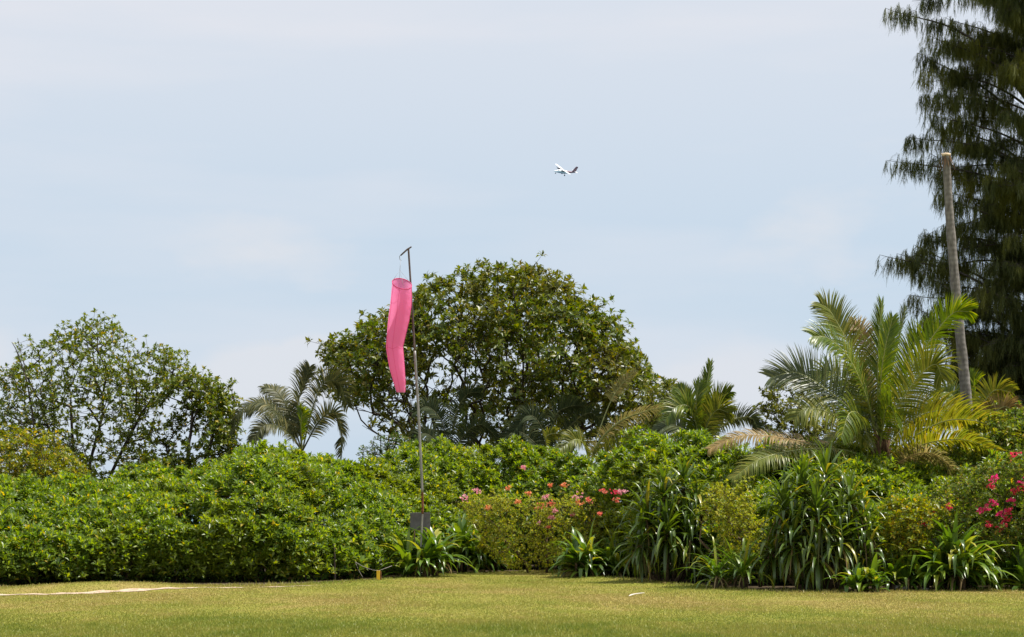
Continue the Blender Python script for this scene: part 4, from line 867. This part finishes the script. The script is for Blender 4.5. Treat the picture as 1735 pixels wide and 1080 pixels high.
# the bare sprig above the hedge
def sprig():
    b = at(1315, HZ, 52.0); b[2] = 0
    r = empty('bare_sapling', tuple(b), 'thin bare sapling rising above the hedge left of the large palm', 'sapling'); g = Geo(); gl = Geo()
    c = bez([b, at(1322, 800, 52), at(1305, 735, 52), at(1285, 705, 52), at(1278, 690, 52)], 16); tube(g, c, np.linspace(.018, .006, 16), 5)
    tube(g, [c[13], c[13] + [.12, .05, .18]], [.007, .004], 5); tube(g, [c[12], c[12] + [-.1, 0, .08]], [.006, .004], 5)
    P = np.array([c[15], c[14], c[13] + [.12, .05, .18], c[12] + [-.1, 0, .08], c[11], c[10]]); rosettes(gl, P, np.tile([[0, 0, 1.]], (6, 1)), 4, np.full(6, .09), .05)
    g.build('stem', M['bark'], r); gl.build('leaves', M['left_tree'], r)
sprig()
def snag():
    b = at(66, HZ, 55.0); b[2] = 0
    r = empty('bare_sapling', tuple(b), 'leafless forked dead sapling at the left edge against the sky', 'sapling'); g = Geo()
    c = bez([b, at(60, 760, 55), at(48, 660, 55), at(30, 600, 55), at(20, 580, 55)], 16); tube(g, c, np.linspace(.035, .008, 16), 5)
    c2 = bez([c[9], at(42, 620, 55), at(33, 590, 55), at(30, 573, 55)], 8); tube(g, c2, np.linspace(.014, .006, 8), 5)
    g.build('stem', M['bark'], r)
snag()

# ------------------------------------------------------------------ windsock and mast
M['galv'] = solid('galvanised_pipe', (.20, .19, .18), (.34, .32, .30), 9, .5, .5, (1, 1, .3), metal=.2, bump=.1)
M['dark_pipe'] = solid('weathered_dark_pipe', (.075, .055, .055), (.16, .12, .11), 9, .7, .3, (1, 1, .3), bump=.1)
M['rust'] = solid('rusty_pipe', (.10, .035, .018), (.26, .11, .06), 14, .9, .2)
M['wire'] = solid('grey_wire', (.22, .24, .28), (.34, .36, .40), 9, .5, .5, bump=0)
WY = 47.2
wm = empty('windsock_mast', tuple(at(713, 962, WY) * [1, 1, 0]), 'thin grey metal mast with a rusty stretch, leaning left in front of the hedge', 'mast')
ln = [at(x, y, WY) for x, y in ((712, 975), (714, 905), (716, 860), (714, 800), (709, 700), (703, 600), (697, 500), (692, 421))]
c = bez(ln, 80); zz = HZ - (c[:, 2] - EYE) / WY * F
def seg(y0, y1, r, mat, nm):
    q = c[(zz <= y0) & (zz >= y1)]; g = Geo(); tube(g, q, r, 10); return g.build(nm, M[mat], wm)
seg(980, 862, .025, 'galv', 'lower_tube'); seg(872, 826, .029, 'rust', 'rusty_sleeve'); seg(836, 590, .031, 'galv', 'middle_tube'); seg(598, 419, .024, 'dark_pipe', 'upper_tube')
g = Geo(); tube(g, [at(697, 418.5, WY - .05), at(690, 423, WY), at(679, 433, WY - .1)], [.018, .022, .018], 8); g.build('arm', M['dark_pipe'], wm)
g = Geo(); A = at(679, 433, WY - .1); tube(g, [A + [.0, 0, .02], A + [-.03, 0, -.03], A + [-.02, 0, -.1], A + [.02, 0, -.12]], .008, 6); g.build('hook', M['wire'], wm)
def windsock():
    RY = WY - .35
    top = at(681, 480, RY); root = empty('windsock', tuple(top), 'limp bright pink windsock hanging from the mast arm', 'windsock')
    # centre line (px), half widths in px
    cl = [(681, 481, 16.5), (679.5, 500, 17.6), (678, 520, 18), (674.5, 545, 17.5), (671, 568, 15.5), (668, 588, 13.8), (669.5, 600, 13.5), (673, 625, 12.6), (677, 648, 10.2), (679.5, 665, 7.2)]
    ys = np.array([q[1] for q in cl]); xs = np.array([q[0] for q in cl]); ws = np.array([q[2] for q in cl])
    n, k = 70, 64; yy = np.linspace(481, 665, n); g = Geo(); rows = []; a = np.arange(k) / k * 2 * np.pi
    for i, y in enumerate(yy):
        cx = np.interp(y, ys, xs); hw = np.interp(y, ys, ws) / F * RY; c0 = at(cx, y, RY)
        f = i / (n - 1); tilt = .62 * max(0, 1 - f * 5)                        # hoop leans so that its mouth faces the camera
        depth = hw * (1 - .35 * min(1, f * 3))
        fl = 1 + .05 * np.sin(3 * a + 1 + f * 3) * min(1, f * 6) + .03 * np.sin(7 * a + f * 6 + np.sin(f * 9)) * min(1, f * 6)
        crease = .02 * math.exp(-((y - 590) / 3.) ** 2) * np.sin(5 * a + 1)
        xx = np.cos(a) * hw * fl; dy = np.sin(a) * depth * fl
        P = np.stack([c0[0] + xx, c0[1] + dy, c0[2] + dy * tilt * 1.0 - xx * .22 * max(0, 1 - f * 6) + crease], -1)
        rows.append(P)
    V = np.stack(rows); I = np.arange(n * k).reshape(n, k)
    g.add(V, np.stack([I[:-1], np.roll(I[:-1], -1, 1), np.roll(I[1:], -1, 1), I[1:]], -1).reshape(-1, 4))
    m = newmat('pink_fabric'); L = m.node_tree.links.new; p = N_(m, 'ShaderNodeBsdfPrincipled'); p.inputs['Roughness'].default_value = .75; p.inputs['Base Color'].default_value = (1.0, .28, .53, 1)
    wv = N_(m, 'ShaderNodeTexNoise'); wv.inputs['Scale'].default_value = 5; tc = N_(m, 'ShaderNodeTexCoord'); L(tc.outputs['Object'], wv.inputs[0])
    bp = N_(m, 'ShaderNodeBump'); bp.inputs['Strength'].default_value = .5; bp.inputs['Distance'].default_value = .04; L(wv.outputs[0], bp.inputs['Height']); L(bp.outputs[0], p.inputs['Normal'])
    tr = N_(m, 'ShaderNodeBsdfTranslucent'); tr.inputs[0].default_value = (1, .36, .63, 1); mi = N_(m, 'ShaderNodeMixShader'); mi.inputs[0].default_value = .55
    L(p.outputs[0], mi.inputs[1]); L(tr.outputs[0], mi.inputs[2]); o = N_(m, 'ShaderNodeOutputMaterial'); L(mi.outputs[0], o.inputs[0])
    g.build('sleeve', m, root)
    M['hem'] = solid('dark_pink_binding', (.5, .03, .12), (.65, .06, .18), 20, .7, bump=0); M['seam'] = solid('pink_seam', (.75, .08, .25), (.85, .12, .32), 20, .7, bump=0)
    g = Geo(); ring = np.vstack([V[0], V[0][:1]]); tube(g, ring, .009, 6, cap=False); g.build('hoop', M['hem'], root)
    g = Geo(); sm = V[:, int(k * .60)] + [0, -.004, 0]; tube(g, sm, .004, 5); sm = V[:, int(k * .72)] + [0, -.004, 0]; tube(g, sm, .003, 5); sm = V[:, int(k * .98)]; tube(g, sm + [.002, 0, 0], .007, 5); g.build('seam', M['seam'], root)
    g = Geo(); cr = V[41]; tube(g, np.vstack([cr, cr[:1]]), .004, 5, cap=False); g.build('waist_seam', M['seam'], root)
    g = Geo(); kn = at(677.5, 458, RY + .1); tube(g, [A + [.0, 0, -.1], kn], .005, 5)
    for j in (int(k * .05), int(k * .30), int(k * .5), int(k * .8)): tube(g, [kn, V[0][j]], .003, 4)
    g.build('bridle', M['wire'], root)
windsock()

# grey board, marker stake, rope, post
M['board'] = solid('weathered_grey_board', (.10, .095, .10), (.165, .155, .16), 5, .85, .2)
by_ = WY + .12
bd = empty('board', tuple(at(712, 884, by_)), 'plain weathered grey board fixed behind the foot of the mast', 'board')
a0, b0 = at(695, 869, by_), at(729, 899, by_); g = Geo(); box(g, (a0 + b0) / 2, (b0[0] - a0[0], .018, a0[2] - b0[2])); pb = g.build('panel', M['board'], bd, False)
bv = pb.modifiers.new('b', 'BEVEL'); bv.width = .004
g = Geo()
for xx in (702, 722): q = at(xx, 980, by_ + .03); tube(g, [q, at(xx, 872, by_ + .03)], .018, 6)
g.build('posts', M['stem'], bd)
M['yellow'] = solid('yellow_paint', (.78, .42, .02), (.90, .55, .03), 8, .5, .4, lo=.25, hi=.5, bump=.1)
sy = foot(641, -.55); q0 = at(641, 988, sy); q0[2] = 0; q1 = at(641.5, 966.5, sy)
st = empty('marker_stake', tuple(q0), 'short yellow marker stake at the foot of the hedge', 'stake')
g = Geo(); hz_ = q1[2]; box(g, q0 + [0, 0, hz_ / 2 - .02], (.08, .04, hz_ + .04)); pn = g.build('panel', M['yellow'], st, False); bv = pn.modifiers.new('b', 'BEVEL'); bv.width = .006
g = Geo(); box(g, q0 + [.055, .01, hz_ / 2 - .03], (.03, .05, hz_)); g.build('back_post', M['rust'], st, False)
M['rope'] = solid('pale_rope', (.30, .26, .25), (.45, .40, .38), 30, .9)
rp = empty('rope', tuple(q1), 'thin pale rope sagging from the hedge to the yellow stake', 'rope'); g = Geo()
tube(g, bez([at(600, 951, sy + .35), at(615, 960, sy + .2), at(630, 965.5, sy + .05), at(641, 967, sy - .03), at(652, 963.5, sy), at(664, 959, sy + .2)], 24), .005, 6)
tube(g, bez([at(602, 952, sy + .34), at(607, 965, sy + .3), at(615, 979, sy + .25)], 8), .004, 6); g.build('strand', M['rope'], rp)
py_ = foot(568, 1.25)
ps = empty('thin_post', tuple(at(568, HZ, py_) * [1, 1, 0]), 'thin grey post standing in the dark gap low in the hedge', 'post'); g = Geo()
tube(g, [at(568, 1000, py_), at(567, 950, py_), at(567, 922, py_)], .022, 8); g.build('shaft', M['dark_pipe'], ps)

# pale stick on the lawn, stones in the gap, dropped leaf
M['bleached'] = solid('bleached_wood', (.55, .5, .42), (.75, .7, .62), 10, .8)
q = at(1078, 1009, 5734 / (1010 - HZ)); q[2] = .02
sk = empty('fallen_stick', tuple(q), 'bleached pale stick lying on the worn grass', 'stick'); g = Geo(); tube(g, bez([q + [-.16, -.3, -.01], q + [-.05, 0, .01], q + [.16, .1, .035]], 8), [.006, .012, .015, .015, .014, .012, .010, .006], 6); g.build('wood', M['bleached'], sk)
M['stone'] = solid('grey_stone', (.20, .19, .17), (.38, .36, .33), 9, .9)
def rock(x, Y0, r, label):
    import bmesh
    b = at(x, HZ, Y0); b[2] = 0; bm = bmesh.new(); bmesh.ops.create_icosphere(bm, subdivisions=3, radius=r)
    V = np.array([v.co[:] for v in bm.verts]); d = 1 + .18 * noise(V / r, 2.2, 4); V = V * d[:, None] * [1.5, 1, .6]
    for v, c_ in zip(bm.verts, V): v.co = c_
    me = bpy.data.meshes.new('rock'); bm.to_mesh(me); bm.free(); me.materials.append(M['stone'])
    for p_ in me.polygons: p_.use_smooth = True
    o = bpy.data.objects.new('rock', me); COL.objects.link(o); o.location = (b[0], b[1], r * .3); tag(o, label, 'rock', 'rocks')
rock(1525, foot(1525, .6), .12, 'larger grey rock in the gap beside the largest strap leaved bush')
rock(1566, foot(1566, .4), .06, 'small pale rock beside the big lily clump')

def litter():
    g = Geo(); n = 420; p = rng.uniform(-60, 1800, n); Yv = base_Y(p) - rng.exponential(.7, n) - .05
    X_ = (p - 867.5) / F * Yv; P = np.stack([X_, Yv, ground_z(X_, Yv) + .022], -1)
    D = rng.normal(size=(n, 3)) * [1, 1, .15]; leaves(g, P, D, np.tile([[.1, .1, 1.]], (n, 1)), rng.uniform(.05, .11, n), .035)
    tag(g.build('leaf_litter', M['straw']), 'scattered dry brown leaves fallen along the edge of the lawn', None, None, 'stuff')
litter()

# ------------------------------------------------------------------ aeroplane
def plane():
    D = 1220.0; c = at(956, 292, D)
    root = empty('aeroplane', (0, 0, 0), 'small white high wing propeller plane banking in the sky, wheels down', 'aeroplane')
    M['white'] = solid('white_paint', (.78, .79, .8), (.85, .85, .86), 1, .35, .5, bump=0); M['tailp'] = solid('dark_red_tail_paint', (.16, .08, .10), (.22, .11, .13), 1, .4, .5, bump=0)
    M['blackp'] = solid('dark_paint', (.03, .03, .035), (.05, .05, .06), 1, .4, .5, bump=0); M['belly_shade'] = solid('blue_grey_belly_shade', (.12, .16, .24), (.16, .20, .28), 1, .4, .5, bump=0)  # shadow under the fuselage put into the blue-grey belly colour
    # local: x forward, y left, z up
    def sweep(g, xs, zs, ry, rz, k=20):
        a = np.arange(k) / k * 2 * np.pi; V = np.stack([np.stack([np.full(k, x), np.cos(a) * b, z + np.sin(a) * h], -1) for x, z, b, h in zip(xs, zs, ry, rz)])
        I = np.arange(len(xs) * k).reshape(len(xs), k); g.add(V, np.stack([I[:-1], np.roll(I[:-1], -1, 1), np.roll(I[1:], -1, 1), I[1:]], -1).reshape(-1, 4))
    def wingpanel(g, root_c, tip_c, cr, ct, th, vertical=False):
        """lens section between root and tip"""
        k = 12; rows = []
        for cc, ch in ((root_c, cr), (tip_c, ct)):
            x = np.concatenate([np.linspace(.5, -.5, 7), np.linspace(-.5, .5, 7)[1:-1]]); t = np.sqrt(np.clip(1 - (2 * x) ** 2, 0, 1)) * th * ch; t[7:] *= -1
            o = np.zeros((12, 3)); o[:, 0] = x * ch; o[:, 1 if vertical else 2] = t; rows.append(o + cc)
        V = np.stack(rows); I = np.arange(24).reshape(2, 12); g.add(V, np.stack([I[0], np.roll(I[0], -1), np.roll(I[1], -1), I[1]], -1))
        for r_ in (0, 1): g.add(V[r_], [(i, i + 1, 11 - i if i else 11, 12 - i if i > 0 else 0) for i in range(1, 5)])
    parts = []
    g = Geo(); sweep(g, [7.6, 7.0, 6.0, 5.0, 4.2, 3.4, 0, -1.6], [-.35, -.3, -.2, 0, .12, .2, .2, .25], [.05, .35, .6, .78, .88, .9, .9, .85], [.05, .3, .5, .75, .92, .98, .98, .92]); parts.append(('fuselage', g, 'white'))
    g = Geo(); sweep(g, [-1.6, -3.5, -6.0, -8.0], [.25, .42, .75, .95], [.86, .65, .35, .12], [.93, .72, .42, .2]); parts.append(('tail_boom', g, 'tailp'))
    g = Geo(); sweep(g, [5.6, 4.6, 3, 0, -1.4], [-.42, -.5, -.5, -.45, -.35], [.5, .75, .84, .84, .7], [.3, .42, .5, .5, .4]); parts.append(('belly', g, 'belly_shade'))
    g = Geo()
    for yy in (-1, 1): wingpanel(g, np.array([1.3, 0, 1.3]), np.array([1.3, 9.9 * yy, 1.65]), 2.0, 1.9, .07)
    parts.append(('wing', g, 'white'))
    for yy in (-1, 1):
        g = Geo(); sweep(g, [3.9, 3.6, 2.6, 1.2, -.2], [1.15, 1.15, 1.1, 1.1, 1.2], [.1, .34, .42, .4, .1], [.1, .36, .46, .42, .1]); V = [v + [0, 2.8 * yy, 0] for v in g.V]; g.V = V; parts.append(('engine_nacelle', g, 'blackp'))
        g = Geo()
        for j in range(3):
            an = j * 2.094 + .4; u = np.array([0, math.cos(an), math.sin(an)]); s_ = np.array([.05, -math.sin(an) * .1, math.cos(an) * .1]); cc = np.array([3.95, 2.8 * yy, 1.15]); n_ = np.array([.02, 0, 0])
            g.add([cc - s_ - n_, cc + s_ - n_, cc + u * 1.3 + s_ - n_, cc + u * 1.3 - s_ - n_, cc - s_ + n_, cc + s_ + n_, cc + u * 1.3 + s_ + n_, cc + u * 1.3 - s_ + n_], [(0, 3, 2, 1), (4, 5, 6, 7), (0, 1, 5, 4), (1, 2, 6, 5), (2, 3, 7, 6), (3, 0, 4, 7)])
        parts.append(('propeller', g, 'blackp'))
        g = Geo(); tube(g, [(.2, .7 * yy, -.6), (.2, 1.75 * yy, -1.35)], .10, 8); tube(g, [(.2, 1.65 * yy, -1.5), (.2, 1.95 * yy, -1.5)], .42, 14); parts.append(('main_wheel', g, 'blackp'))
    g = Geo(); tube(g, [(5.6, 0, -.6), (5.7, 0, -1.4)], .10, 8); tube(g, [(5.75, -.12, -1.5), (5.75, .12, -1.5)], .34, 14); parts.append(('nose_wheel', g, 'blackp'))
    g = Geo(); wingpanel(g, np.array([-6.3, 0, .9]), np.array([-7.9, 0, 4.6]), 2.9, 1.6, .06, True); parts.append(('tail_fin', g, 'tailp'))
    g = Geo()
    for yy in (-1, 1): wingpanel(g, np.array([-7.2, 0, 1.5]), np.array([-7.3, 3.1 * yy, 1.5]), 1.5, 1.2, .06)
    parts.append(('tailplane', g, 'white'))
    g = Geo(); box(g, (4.35, 0, .72), (.5, 1.3, .32)); parts.append(('windscreen', g, 'blackp'))
    for nm, g, mt_ in parts: g.build(nm, M[mt_], root)
    from mathutils import Matrix
    yaw = math.pi + R(30)        # nose to the left and a little towards the camera
    rot = Matrix.Rotation(yaw, 4, 'Z') @ Matrix.Rotation(R(-3), 4, 'Y') @ Matrix.Rotation(R(-27), 4, 'X')
    root.matrix_world = Matrix.Translation(Vector(c)) @ rot
plane()
